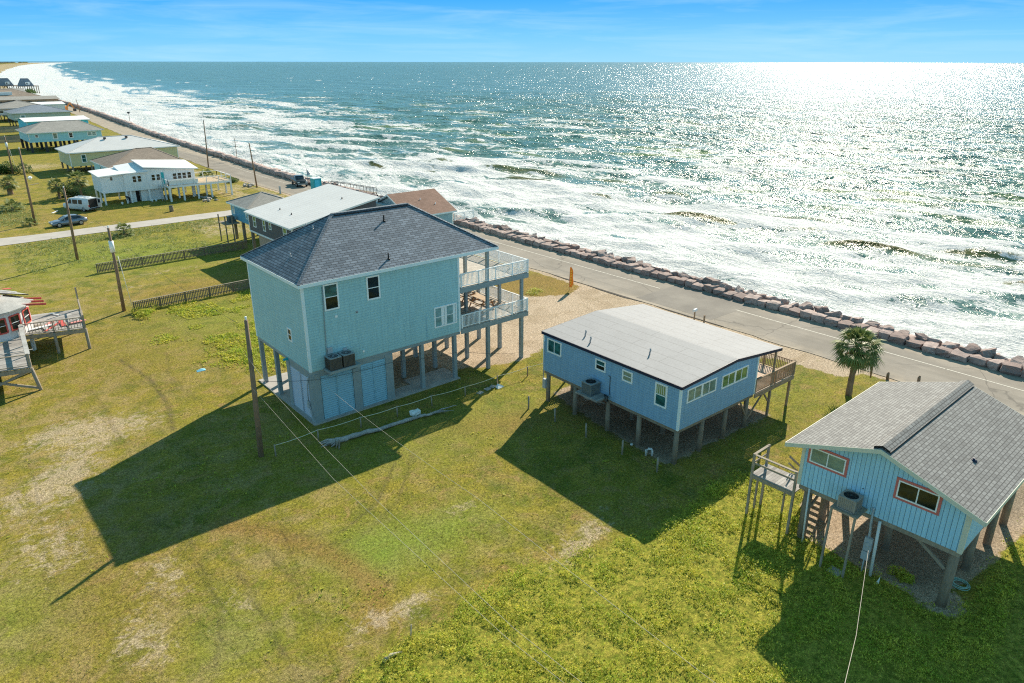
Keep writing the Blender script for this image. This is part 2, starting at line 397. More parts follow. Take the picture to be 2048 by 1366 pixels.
def masks(x, y):
    gravel = np.zeros(x.shape)
    gravel = np.maximum(gravel, inpoly(x, y, [(31.4, 41.2), (31.6, 57), (46, 57.2), (47, 52), (50.5, 50), (54.6, 51.5), (54.6, 20.5), (51.8, 21.6), (51.2, 27), (48.5, 29.5), (45.5, 30), (41.4, 32), (41.4, 37), (38.6, 40.8), (35.4, 40)], .8))
    gravel = np.maximum(gravel, inpoly(x, y, [(23.8, 42), (31.8, 41.5), (31.8, 50), (23.8, 50)], .6)*.8)
    gravel = np.maximum(gravel, inpoly(x, y, [(31.2, 22.3), (32.2, 30), (33, 34), (42, 34), (42, 21.8)], .6)*.95)
    gravel = np.maximum(gravel, inpoly(x, y, [(30.6, 7.2), (30.9, 13.6), (33.6, 15), (46, 15), (46, 6.0), (36, 6.4)], .4)*.95)
    gravel = np.maximum(gravel, sstep(53.0, 54.2, x)*sstep(-20, 0, y)*(y < 150)*.85)
    gravel = np.maximum(gravel, blob(x, y, 31.2, 7.0, .8))
    bare = .80*blob(x, y, 8, 48.7, 2.6, 1.8)+.8*blob(x, y, 4.3, 50.3, 2.4, 1.6, 20)+.75*blob(x, y, 4.3, 45.1, 2.6, 1.5, 60)+.6*blob(x, y, 1.6, 42.8, 3, 2)+.75*blob(x, y, 1.8, 36.9, 1.8, 2.6)+.75*blob(x, y, 3.6, 27.6, 1.2, 2)+.7*blob(x, y, 5.6, 31.5, .9, 1.8)+.75*blob(x, y, 19.2, 26.7, .9, .6)+.85*blob(x, y, 22.2, 20.5, 2.6, .9, 15)+.75*blob(x, y, 13.2, 22.1, 1.5, .7)+.6*blob(x, y, 7.3, 27.5, .7, 1.4)+.6*blob(x, y, 11, 22.4, 1.2, .7)
    bare += .5*blob(x, y, 16.8, 82, 4, 1.2)+.55*blob(x, y, 22, 86, 5, 1)+.5*blob(x, y, 15, 77, 2, 2)+.6*blob(x, y, 25, 116.3, 6, 2.5)+.85*blob(x, y, 26, 197, 6, 6)+.5*blob(x, y, 20, 122, 3, 1.5)
    bare += .9*inpoly(x, y, [(44, 119), (54, 119), (54, 200), (50, 200), (47, 160), (44, 150)], 1.5)*(vn(x, y, .3, 3) > .35)*.8
    bare += .7*inpoly(x, y, [(31, 100), (31.5, 111.5), (40, 112), (38, 99)], 1.2)
    beach = sstep(535, 560, y)*sstep(-45-.03*y, -32-.02*y, x-shore(y)); bare = np.maximum(bare, beach)
    brown = .8*path(x, y, [(9, 33.5), (10.6, 31.2), (11.8, 28.6), (12.4, 26.3), (12.5, 24), (11.5, 22.2)], .75)+.6*blob(x, y, 27.9, 32.5, 5, 1.5, -30)+.8*inpoly(x, y, [(46, 57.5), (53.5, 58.5), (54.6, 50.6), (49, 48.8), (46.5, 52)], .9)+.4*blob(x, y, 36, 120, 8, 3)+.35*blob(x, y, 12, 62, 6, 8)+.4*blob(x, y, 3, 33, 3, 6)+.5*blob(x, y, 22, 77.5, 6, 2.5)+.35*blob(x, y, 20, 128, 6, 4)
    weeds = np.clip(inpoly(x, y, WEEDS, .9)+1.1*(fbm(x, y, .7, 4, 44)-.5)*(inpoly(x, y, WEEDS, 1.6) > 0), 0, 1); weeds = sstep(.35, .65, weeds)
    bright = .8*blob(x, y, 13.6, 27.0, 2, 1.7)+.7*blob(x, y, 17.4, 25.6, 3, 1.6)+.6*blob(x, y, 6.3, 25.6, 1.8, 2.2)+.6*blob(x, y, 0, 33, 2, 3)+.55*blob(x, y, 20, 66, 6, 5)+.6*blob(x, y, 18, 100, 8, 8)+.6*blob(x, y, 26, 34, 5, 2.2)+.4*blob(x, y, 46, 25, 4, 3)+.8*blob(x, y, 48.6, 52.8, 1.5, 1)+.5*blob(x, y, 28, 92.5, 8, 5)
    # worn wheel and mower tracks
    dark = .0*x+.8*path(x, y, [(19, 33), (16, 30), (13.5, 29), (10.5, 30.5)], .1)+.6*path(x, y, [(20.5, 33.2), (17, 29.4), (13.8, 27.9), (10.4, 29.2)], .1)+.6*path(x, y, [(6, 38), (7.2, 33), (6.6, 27), (5.2, 24)], .11)+.5*path(x, y, [(14, 60), (12.8, 55), (12.9, 50), (14.5, 46)], .12)+.9*path(x, y, [(10.8, 61), (11.5, 55.3), (11.2, 50), (10.3, 46)], .16)+.5*path(x, y, [(7.6, 56.2), (7.6, 51), (7.3, 46.7)], .14)+.7*path(x, y, [(8.4, 31), (8.2, 29), (7.9, 26), (7.7, 23.7), (7.5, 21)], .12)+.4*path(x, y, [(9.8, 30.6), (9.9, 27), (9.3, 24.5)], .12)
    dark += 1.1*inpoly(x, y, [(31.2, 22.3), (31.8, 30), (32.6, 33.8), (40, 33.6), (41, 30), (41.5, 21.8)], .8)*(.6+.5*fbm(x, y, .8, 3, 77))+.8*inpoly(x, y, [(31.4, 7.6), (31.4, 11), (36, 12), (45, 12), (45, 6.6), (36, 6.9)], .8)+.7*inpoly(x, y, [(24, 42.5), (29.5, 42), (29.5, 48), (24, 48)], .8)  # shade under the raised houses, painted into the ground colour
    return gravel, np.clip(bare, 0, 1), np.clip(brown, 0, 1), weeds, np.clip(bright, 0, 1), np.clip(dark, 0, 1)

def axis(parts):
    out = [np.array([parts[0][0]])]
    for a, b, d in parts: out.append(np.linspace(a, b, max(2, int(round((b-a)/d))+1))[1:])
    return np.concatenate(out)
gx = axis([(-15000, -1000, 2000), (-1000, -100, 100), (-100, -8, 8), (-8, 0, .5), (0, 62, .24)])
gy = axis([(-400, -30, 30), (-30, 0, 1), (0, 62, .24), (62, 130, .5), (130, 330, 2), (330, 700, 10), (700, 3000, 60), (3000, 14000, 500)])
XX, YY = np.meshgrid(gx, gy, indexing='ij')
off = (shore(YY)-62)*np.clip((XX-20)/42, 0, 1)
XW = XX+off
ZZ = .10*(fbm(XW, YY, .12, 3, 2)-.5)+.05*(fbm(XW, YY, .9, 3, 5)-.5)
ZZ = ZZ*(XX < 50)*(XX > -100)*(YY < 330)
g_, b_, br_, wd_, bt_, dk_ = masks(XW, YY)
ZZ = ZZ*(1-.8*g_)+wd_*.08*fbm(XW, YY, 1.5, 2, 9)*(1-g_)
# keep it level where slabs and the street lie
flat = np.maximum(inpoly(XW, YY, [(17, 40), (30.2, 40), (30.2, 51), (17, 51)], .5), inpoly(XW, YY, [(-60, 111), (60, 111), (60, 119), (-60, 119)], 1)); ZZ = ZZ*(1-flat)-.02*flat
nx, ny = XW.shape
# beach slope to the water where the wall ends
ZZ = np.where(YY > 545, -np.clip((XX-20)/42, 0, 1)*1.6, ZZ)
idx = np.arange(nx*ny).reshape(nx, ny)
F = np.stack([idx[:-1, :-1], idx[1:, :-1], idx[1:, 1:], idx[:-1, 1:]], -1).reshape(-1, 4)
V = np.stack([XW, YY, ZZ], -1).reshape(-1, 3)
# shelf under the rocks down to the sea bed
t = NT('ground'); co = t.coord()
def at(n, t=t):
    a = t.n('ShaderNodeAttribute', attribute_name=n); return a.outputs['Fac'] if n[0] != 'v' else a.outputs['Vector']
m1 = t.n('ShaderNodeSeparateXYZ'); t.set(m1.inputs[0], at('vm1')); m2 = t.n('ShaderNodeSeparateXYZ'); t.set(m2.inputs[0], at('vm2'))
n_big = t.noise(co, .09, 4, .6); n_mid = t.noise(co, .55, 6, .62, .4); n_f = t.noise(co, 3.2, 6, .7); n_x = t.noise(co, 17, 4, .7); n_xx = t.noise(co, 60, 2, .6)
c = t.mix(t.mr(n_mid, .38, .60), (.125, .145, .020), (.30, .24, .038))
c = t.mix(t.mr(n_big, .42, .62, 0, .75), c, (.235, .215, .028))
c = t.mix(t.mr(t.noise(co, .8, 7, .68, .8), .52, .68, 0, .85), c, (.33, .215, .08))
left = t.n('ShaderNodeSeparateXYZ'); t.set(left.inputs[0], co); lw = t.mr(left.outputs[0], 4, 26, 1, 0)
c = t.mix(t.math('MULTIPLY', t.mr(t.noise(co, .5, 8, .72, .5), .47, .60), t.mr(lw, 0, 1, .16, .75)), c, (.36, .265, .12))
c = t.mix(t.mr(n_f, .56, .70, 0, .6), c, (.38, .29, .15))
c = t.mix(t.math('MULTIPLY', m2.outputs[1], t.mr(n_mid, .3, .6, .5, 1)), c, (.19, .26, .04))
c = t.mix(t.math('MULTIPLY', m1.outputs[2], t.mr(n_f, .3, .6, .6, 1)), c, (.28, .17, .055))
c = t.mix(t.math('MULTIPLY', m2.outputs[0], .9), c, t.mix(t.mr(n_f, .4, .6), (.15, .18, .02), (.36, .32, .05)))
def edge(mask, amp, lo=.42, hi=.58, n=None):
    v = t.math('ADD', mask, t.math('MULTIPLY', t.math('SUBTRACT', n or t.noise(co, 1.3, 7, .68), .5), amp))
    return t.mr(v, lo, hi, smooth=True)
sand = t.mix(t.mr(n_x, .3, .7), (.34, .25, .15), (.58, .47, .34))
c = t.mix(t.math('MULTIPLY', edge(m1.outputs[1], 3.4, .44, 1.0, t.noise(co, 1.5, 9, .8, .6)), .72), c, sand)
vor = t.n('ShaderNodeTexVoronoi'); t.set(vor.inputs['Vector'], co); vor.inputs['Scale'].default_value = 11
grv = t.mix(t.mr(vor.outputs['Color'], 0, 1), (.40, .295, .205), (.60, .48, .36))
grv = t.mix(t.mr(t.noise(co, .5, 5, .65), .35, .7, 0, .6), grv, (.50, .395, .29))
grv = t.mix(t.mr(t.noise(co, .28, 7, .7, .5), .46, .62, 0, .7), grv, (.36, .27, .18))
grv = t.mix(t.mr(t.noise(co, .75, 7, .72), .60, .68, 0, .5), grv, (.20, .19, .06))
gf = edge(m1.outputs[0], 1.5, .40, .62)
c = t.mix(t.math('MULTIPLY', gf, .96), c, grv)
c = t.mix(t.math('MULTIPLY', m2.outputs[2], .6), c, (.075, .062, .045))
c = t.mix(1., c, t.val(t.mr(t.noise(co, 6.5, 5, .75), .36, .64, .62, 1.38)), 'MULTIPLY')
c = t.mix(1., c, t.val(t.mr(n_x, .30, .70, .50, 1.5)), 'MULTIPLY')
c = t.mix(1., c, t.val(t.mr(n_xx, .3, .7, .7, 1.3)), 'MULTIPLY')
h = t.math('ADD', t.math('MULTIPLY', n_x, .6), t.math('MULTIPLY', n_xx, .3))
ground_mat = t.done(t.bsdf(c, .95, 0, t.bump(h, .9, .08), .1))
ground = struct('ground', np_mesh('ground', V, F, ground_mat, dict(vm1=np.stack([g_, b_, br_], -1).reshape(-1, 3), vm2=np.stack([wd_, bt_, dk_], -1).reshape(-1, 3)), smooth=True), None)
# bank of earth under the rock wall, falling to the sea bed
YB = np.concatenate([np.arange(-400, 560, 6), np.arange(560, 14000, 120)])
bank = MB()
prev = None
for y in YB:
    x = float(shore(y)); row = [(x, y, -.03 if y < 545 else -1.6), (x+3.2, y, -2.2), (x+60, y, -6.0)]
    if prev:
        for a in range(2): bank.quad(prev[a], prev[a+1], row[a+1], row[a])
    prev = row
mt('bank_earth', plain, (.16, .12, .09), .95, .3, .8)
struct('sea_bed', bank, 'bank_earth')

# ---- coast road
t = NT('asphalt'); co = t.coord()
c = t.mix(t.mr(t.noise(co, .25, 5, .6), .35, .65), (.245, .215, .18), (.33, .29, .245))
c = t.mix(1., c, t.val(t.mr(t.noise(co, 22, 3, .7), .3, .7, .84, 1.15)), 'MULTIPLY')
c = t.mix(t.mr(t.noise(t.coord('Object', (.8, .05, 1)), 1, 4), .5, .75, 0, .35), c, (.26, .23, .20))
vc = t.n('ShaderNodeTexVoronoi', feature='DISTANCE_TO_EDGE'); cw = t.n('ShaderNodeVectorMath', operation='ADD')
nn = t.n('ShaderNodeTexNoise'); t.set(nn.inputs['Vector'], co); nn.inputs['Scale'].default_value = .6; nn.inputs['Detail'].default_value = 5
t.set(cw.inputs[0], co); t.set(cw.inputs[1], nn.outputs['Color']); t.set(vc.inputs['Vector'], cw.outputs[0]); vc.inputs['Scale'].default_value = .16
c = t.mix(t.mr(vc.outputs[0], 0, .010, .65, 0), c, (.10, .09, .08))
xs = t.n('ShaderNodeSeparateXYZ'); t.set(xs.inputs[0], co)
ed = t.math('ADD', t.mr(xs.outputs[0], 54.2, 55.8, 1, 0), t.mr(xs.outputs[0], 60.4, 62.2, 0, 1))
c = t.mix(t.math('MULTIPLY', ed, t.mr(t.noise(co, .9, 7, .7), .35, .65)), c, (.50, .41, .31))
c = t.mix(t.mr(t.noise(t.coord('Object', (1.6, .03, 1)), 1, 5, .6), .48, .7, 0, .5), c, (.20, .18, .155))
c = t.mix(t.mr(t.noise(co, .12, 5, .7), .55, .62, 0, .35), c, (.22, .20, .175))
asphalt = t.done(t.bsdf(c, .9, 0, t.bump(t.noise(co, 40, 3), .3, .01), .2))
t = NT('asphalt_patch'); co = t.coord()
c = t.mix(t.mr(t.noise(co, .35, 5, .65), .3, .7), (.19, .17, .15), (.29, .26, .225))
c = t.mix(1., c, t.val(t.mr(t.noise(co, 22, 3, .7), .3, .7, .84, 1.15)), 'MULTIPLY')
asphalt_patch = t.done(t.bsdf(c, .9, 0, None, .2))
def strip(name, x0, x1, ya, yb, z, mat, step=4., wob=.0, seed=0):
    ys = np.arange(ya, yb+step, step); m = MB(); p = None
    for y in ys:
        o = float(shore(y))-62; wv = wob*(float(vn(np.array(y), np.array(0.), .35, seed))-.5)*2+wob*.5*(float(vn(np.array(y), np.array(0.), 1.4, seed+3))-.5)
        r_ = [(x0+o+wv, y, z), (x1+o, y, z)]
        if p: m.quad(p[0], p[1], r_[1], r_[0])
        p = r_
    return struct(name, m, mat)
strip('road', 54.35, 62.2, -80, 546, .035, asphalt, 1.0, .22)
strip('road_patch', 55.1, 61.9, 35.8, 44.7, .040, asphalt_patch, 1.0, .12, 4)
t = NT('road_paint'); co = t.coord()
pf = t.math('GREATER_THAN', t.noise(co, 5, 5, .7), .40)
tr = t.n('ShaderNodeBsdfTransparent').outputs[0]; ms = t.n('ShaderNodeMixShader'); t.set(ms.inputs[0], pf); t.set(ms.inputs[1], tr); t.set(ms.inputs[2], t.bsdf((.62, .58, .50), .8))
road_paint = t.done(ms.outputs[0])
strip('road_line', 59.36, 59.47, -80, 34.2, .0405, road_paint, 2.)
strip('road_line', 59.36, 59.47, 45.2, 170, .0405, road_paint, 2.)
mt('edge_crack', plain, (.06, .05, .042), .95, .3, 1)
strip('road_edge_crack', 54.32, 54.50, 34, 58, .039, 'edge_crack', .5, .22, 0)
# ---- side street between the lots
mt('street_pale', plain, (.46, .42, .38), .9, .12, .6, fine=.12)
m = MB(); prev = None
for x in np.arange(-60, 55.1, 2.5):
    wv = .5*(float(vn(np.array(x), np.array(3.), .12, 2))-.5)
    y0, y1 = 112.9+wv, 117.3+wv*.6
    if x < 14: y0 -= (14-x)*.02; y1 += (14-x)*.13
    row = [(x, y0, .02), (x, y1, .02)]
    if prev: m.quad(prev[0], row[0], row[1], prev[1])
    prev = row
struct('street', m, 'street_pale')

# ---- sea: waves as geometry near the shore, chop as relief further out
SEA_Z = -1.15
th = np.radians(np.linspace(-14, 104, 1060)); rr = [50.]
while rr[-1] < 650: rr.append(rr[-1]*1.0052)
while rr[-1] < 60000: rr.append(rr[-1]*1.07)
rr = np.array(rr); TH, RR = np.meshgrid(th, rr, indexing='ij')
X = RR*np.cos(TH); Y = RR*np.sin(TH)
D = X-shore(Y)                                  # distance off the shore
fade = np.clip((900-RR)/600, 0, 1)*sstep(0, 10, D)
Z = np.zeros_like(X); DX = np.zeros_like(X); DY = np.zeros_like(X)
wr = np.random.default_rng(5)
for i in range(34):
    L = 2.6*(1.068**i); a = .0105*L**.95*(.7+.6*wr.random()); ang = R(200+wr.normal()*26)
    if L > 20: a *= .75
    kx, ky = math.cos(ang)*2*math.pi/L, math.sin(ang)*2*math.pi/L
    gmod = .35+1.3*vn(X, Y, .6/L, 40+i)
    ph = kx*X+ky*Y+wr.random()*6.28
    res = np.clip(1-RR/(L*95), 0, 1)            # leave out what the mesh is too coarse for
    Z += a*gmod*res*np.cos(ph)
    DX -= math.cos(ang)*a*gmod*res*np.sin(ph)*.8; DY -= math.sin(ang)*a*gmod*res*np.sin(ph)*.8
Z = .8*np.tanh(Z/.8)
# breakers: steep short crests, foam behind and ahead
crest = np.zeros_like(X); white = np.zeros_like(X)
BR = [(97.0, 68.5, 7.5, .85, -75, 1), (99.2, 40.5, 6.4, .8, -70, 1), (105.5, 117, 6, .8, -78, 1), (93, 138, 4.5, .8, -80, 1), (92, 157, 4, .7, -80, 1), (110, 152, 6, .6, -80, .7),
      (100, 92, 4, .5, -72, .6), (110, 83, 4, .45, -70, .6), (103, 52, 4, .5, -65, .5), (112, 58, 5, .5, -70, .6), (107, 30, 5, .6, -68, .8), (118, 105, 5, .5, -75, .6), (122, 128, 6, .5, -78, .6), (135, 150, 6, .5, -75, .5), (128, 80, 5, .4, -70, .5), (96, 20, 5, .6, -68, .8)]
for k in range(150):
    d_ = wr.uniform(34, 150)*(1+wr.random()*.4); y_ = wr.uniform(20, 620); BR.append((float(shore(y_))+d_, y_, wr.uniform(6, 16), wr.uniform(.3, .75)*(1 if d_ < 100 else .7), -75+wr.normal()*7, wr.random()*.7))
for (bx, by, ln, hh, ang, olive) in BR:
    sel = (np.abs(X-bx) < ln*1.8+10) & (np.abs(Y-by) < ln*1.8+10)
    if not sel.any(): continue
    x = X[sel]; y = Y[sel]; ca, sa = math.cos(R(ang)), math.sin(R(ang))
    al = (x-bx)*ca+(y-by)*sa; ac = -(x-bx)*sa+(y-by)*ca       # along / across the crest; +ac is seaward
    if math.sin(R(ang)) < 0: ac = -ac*-1
    ac = ac+.035*al**2/ln+.8*(vn(al, al*0, .25, int(by))-.5)
    env = np.exp(-(al/ln)**4)
    prof = np.where(ac > 0, np.exp(-(ac/2.4)**2), np.exp(-(ac/1.5)**2))
    Z[sel] += hh*.72*env*prof
    crest[sel] = np.maximum(crest[sel], olive*env*np.exp(-((ac+.75)/.75)**2))
    white[sel] = np.maximum(white[sel], np.exp(-(al/ln/1.3)**4)*(.75*np.exp(-((ac+3.2)/1.7)**2)+.35*np.exp(-((ac-3)/3)**2)+.9*np.exp(-((ac-.7)/.55)**2)*sstep(.3, .6, vn(al, al*0+by, .5, 9))))
DX *= fade; DY *= fade
Z *= fade
# foam cover by distance off the shore and along it
wband = np.interp(Y, [-20, 24, 52, 88, 150, 200, 327, 523, 1135, 2436, 5000], [36, 32, 25, 21, 16, 20, 36, 55, 90, 110, 120])
wob = (fbm(X, Y, .03, 3, 3)-.5)*26+(fbm(X, Y, .12, 3, 6)-.5)*10
dense = sstep(6, -10, D-wband+wob)
outer = np.interp(Y, [0, 121, 207, 404, 707, 2436, 6000], [58, 66, 84, 88, 100, 130, 150])
streak = fbm(X*.93+Y*.36, (-X*.36+Y*.93)*.32, .11, 4, 8)  # bands along the crests
patch = sstep(.40, .62, streak)*sstep(20, -34, D-outer+wob*1.3)
dist_caps = sstep(.80, .86, vn(X, Y*.5, .10, 12))*sstep(.6, .75, vn(X, Y, .35, 15))*.55*(RR < 1200)
caps = sstep(.16, .42, Z)*sstep(.35, .6, fbm(X, Y, .06, 3, 55))*sstep(150, 40, D)*.5
foam = np.clip(np.maximum(caps, 0)+np.maximum(np.maximum(dense*.74, patch*.80+.30*sstep(30, -30, D-outer)), np.maximum(white*.95, dist_caps)), 0, 1)
# lanes of clearer water between the lines of surf
lane = np.exp(-((D-.62*wband-3*(fbm(X, Y, .05, 2, 21)-.5))/2.0)**2)*sstep(.35, .6, fbm(X, Y, .05, 2, 30))
foam = foam*(1-.38*lane*dense)
far_lines = sstep(150, 400, Y)*np.exp(-((D-outer*1.18-6*(fbm(X, Y, .01, 2, 4)-.5))/9)**2)*sstep(.40, .6, fbm(X, Y, .02, 3, 33))
foam = np.maximum(foam, far_lines*.75)
foam = foam*(1-.85*np.clip(crest, 0, 1))
V = np.stack([X+DX, Y+DY, SEA_Z+Z], -1).reshape(-1, 3)
na, nr = X.shape; idx = np.arange(na*nr).reshape(na, nr)
F = np.stack([idx[:-1, :-1], idx[:-1, 1:], idx[1:, 1:], idx[1:, :-1]], -1).reshape(-1, 4)
keep = D[:-1, :-1].ravel() > -4; F = F[keep]
F = F[:, ::-1]
used_, inv = np.unique(F, return_inverse=True); V = V[used_]; F = inv.reshape(F.shape)
fo_ = foam.ravel()[used_]; cr_ = crest.ravel()[used_]; dd_ = np.clip(D.ravel()[used_]/200, 0, 1)
t = NT('sea_water'); co = t.coord()
fa = t.n('ShaderNodeAttribute', attribute_name='foam').outputs['Fac']; ca = t.n('ShaderNodeAttribute', attribute_name='crest').outputs['Fac']; da = t.n('ShaderNodeAttribute', attribute_name='offshore').outputs['Fac']
cs = t.coord('Object', (1, .42, 1), (0, 0, R(20)))
w1 = t.noise(cs, .9, 8, .62, .9); w2 = t.noise(cs, .22, 8, .6, 1.2); w3 = t.noise(co, 3.4, 5, .65, .5)
nz = t.math('ADD', t.math('MULTIPLY', w1, .5), t.math('ADD', t.math('MULTIPLY', w2, .3), t.math('MULTIPLY', w3, .2)))
fm = t.math('ADD', fa, t.math('MULTIPLY', t.math('SUBTRACT', nz, .5), 3.6))
fmask = t.mr(fm, .42, .66, smooth=True)
body = t.mix(t.mr(t.noise(co, .02, 4), .35, .65), (.05, .16, .135), (.075, .195, .16))
body = t.mix(t.mr(da, 0, .4, .9, 0), body, (.19, .29, .26))
body = t.mix(ca, body, (.44, .41, .14))  # sunlight shining through the crests, painted as olive base colour
# ripples
r1 = t.noise(t.coord('Object', (1, .55, 1), (0, 0, R(20))), .42, 3, .6, .3); r2 = t.noise(t.coord('Object', (1, .6, 1), (0, 0, R(15))), 1.7, 4, .65, .4); r3 = t.noise(t.coord('Object', (1, .55, 1), (0, 0, R(20))), .10, 2, .5)
hh = t.math('ADD', t.math('MULTIPLY', r1, .62), t.math('ADD', t.math('MULTIPLY', r2, .26), t.math('MULTIPLY', r3, 1.2)))
r4 = t.noise(t.coord('Object', (1, .35, 1), (0, 0, R(20))), .035, 6, .75, .3)
hh = t.math('ADD', hh, t.math('MULTIPLY', t.math('MULTIPLY', r4, da), 9.))
nb = t.bump(hh, 1., 1.1)
ro = t.math('ADD', t.mr(da, .1, 1, .12, .34), t.math('MULTIPLY', t.mr(t.noise(t.coord('Object', (1, .4, 1), (0, 0, R(20))), .5, 6, .8), .38, .62, -.10, .22), t.mr(da, 0, .6, .4, 1)))
water = t.bsdf(body, ro, 0, nb, .5, IOR=1.33)
fcol = t.mix(t.mr(t.math('ADD', t.math('MULTIPLY', w3, .6), t.math('MULTIPLY', w1, .4)), .40, .60), (.44, .48, .49), (.86, .86, .84))
gm = t.n('ShaderNodeNewGeometry').outputs['Normal']
nc = t.n('ShaderNodeTexNoise'); t.set(nc.inputs['Vector'], t.coord('Object', (1, .55, 1), (0, 0, R(20)))); nc.inputs['Scale'].default_value = .75; nc.inputs['Detail'].default_value = 4; nc.inputs['Roughness'].default_value = .62
v1 = t.n('ShaderNodeVectorMath', operation='SUBTRACT'); t.set(v1.inputs[0], nc.outputs['Color']); v1.inputs[1].default_value = (.5, .5, .5)
v2 = t.n('ShaderNodeVectorMath', operation='MULTIPLY'); t.set(v2.inputs[0], v1.outputs[0]); v2.inputs[1].default_value = (1.0, 1.0, 0)
v3 = t.n('ShaderNodeVectorMath', operation='ADD'); t.set(v3.inputs[0], v2.outputs[0]); t.set(v3.inputs[1], nb)
v4 = t.n('ShaderNodeVectorMath', operation='NORMALIZE'); t.set(v4.inputs[0], v3.outputs[0])
water = t.bsdf(body, t.mr(da, .1, 1, .17, .22), 0, v4.outputs[0], .27, IOR=1.33)
tl = t.n('ShaderNodeBsdfTranslucent'); t.set(tl.inputs[0], t.mix(0., (.42, .42, .12), (0, 0, 0))); mw = t.n('ShaderNodeMixShader'); t.set(mw.inputs[0], t.math('MULTIPLY', ca, .8)); t.set(mw.inputs[1], water); t.set(mw.inputs[2], tl.outputs[0]); water = mw.outputs[0]
foam_s = t.bsdf(fcol, .75, 0, t.bump(nz, 1., 1.1), .2)
ms = t.n('ShaderNodeMixShader'); t.set(ms.inputs[0], fmask); t.set(ms.inputs[1], water); t.set(ms.inputs[2], foam_s)
sea_mat = t.done(ms.outputs[0])
sea = struct('sea', np_mesh('sea', V, F, sea_mat, dict(foam=fo_, crest=cr_, offshore=dd_), smooth=True), None)
# ================================================================== building parts
def wbox(m, W, a0, a1, z0, z1, d0, d1):
    """box on a wall: W = (axis, outward sign, position); a along the wall, d outward"""
    ax, sg, p = W; q0, q1 = p+sg*d0, p+sg*d1
    if ax == 'y': m.box(a0, q0, z0, a1, q1, z1)
    else: m.box(q0, a0, z0, q1, a1, z1)
def window(par, W, a0, a1, z0, z1, kind='hung', fr='white_vinyl', gl='glass_teal', tw=.10, trim=None, gl2=None):
    a0, a1 = min(a0, a1), max(a0, a1); z0, z1 = min(z0, z1), max(z0, z1)
    m = MB(); wbox(m, W, a0, a0+tw, z0, z1, 0, .05); wbox(m, W, a1-tw, a1, z0, z1, 0, .05)
    wbox(m, W, a0+tw, a1-tw, z0, z0+tw, 0, .05); wbox(m, W, a0+tw, a1-tw, z1-tw, z1, 0, .05)
    zm = (z0+z1)/2; am = (a0+a1)/2
    if kind == 'hung': wbox(m, W, a0+tw, a1-tw, zm-.025, zm+.025, .004, .042)
    if kind == 'slider': wbox(m, W, am-.025, am+.025, z0+tw, z1-tw, .004, .042)
    if kind == 'twin':
        wbox(m, W, am-.09, am+.09, z0+tw, z1-tw, 0, .047)
        wbox(m, W, a0+tw, am-.09, zm-.025, zm+.025, .004, .042); wbox(m, W, am+.09, a1-tw, zm-.025, zm+.025, .004, .042)
    if kind == 'slider2':
        wbox(m, W, am-.08, am+.08, z0+tw, z1-tw, 0, .047)
        for q in ((a0+am)/2, (a1+am)/2): wbox(m, W, q-.025, q+.025, z0+tw, z1-tw, .004, .042)
    f = m.build('window', fr, par)
    g = MB()
    if gl2 and kind in ('hung',):
        wbox(g, W, a0+tw, a1-tw, zm, z1-tw, -.01, .015); g.build('pane', gl, f)
        g = MB(); wbox(g, W, a0+tw, a1-tw, z0+tw, zm-.001, -.01, .0152); g.build('pane', gl2, f)
    else:
        wbox(g, W, a0+tw, a1-tw, z0+tw, z1-tw, -.01, .015); g.build('pane', gl, f)
    if trim:
        k = .11; m = MB(); wbox(m, W, a0-k, a0, z0-k, z1+k, 0, .035); wbox(m, W, a1, a1+k, z0-k, z1+k, 0, .035)
        wbox(m, W, a0, a1, z0-k, z0, 0, .035); wbox(m, W, a0, a1, z1, z1+k, 0, .035); m.build('frame', trim, f)
    return f
def railing(par, p0, p1, z, h=1.0, post=1.8, bal=.125, mat='white_vinyl', bw=.035, tw=.09, posts=.1, base=.09, name='railing'):
    p0 = Vector((p0[0], p0[1], z)); p1 = Vector((p1[0], p1[1], z)); d = p1-p0; L = d.length; d.normalize(); m = MB(); up = Vector((0, 0, 1))
    m.bar(p0+up*(h-.03), p1+up*(h-.03), tw, .06); m.bar(p0+up*base, p1+up*base, .05, .05)
    n = max(1, round(L/post))
    for i in range(n+1): q = p0+d*(L*i/n); m.bar(q-up*.02, q+up*(h+.02 if i in (0, n) else h-.06), posts, posts, up=(d.y, -d.x, 0))
    if bal:
        k = int(L/bal)
        for i in range(1, k): q = p0+d*(L*i/k); m.bar(q+up*base, q+up*(h-.05), bw, bw, up=(d.y, -d.x, 0))
    return m.build(name, mat, par)
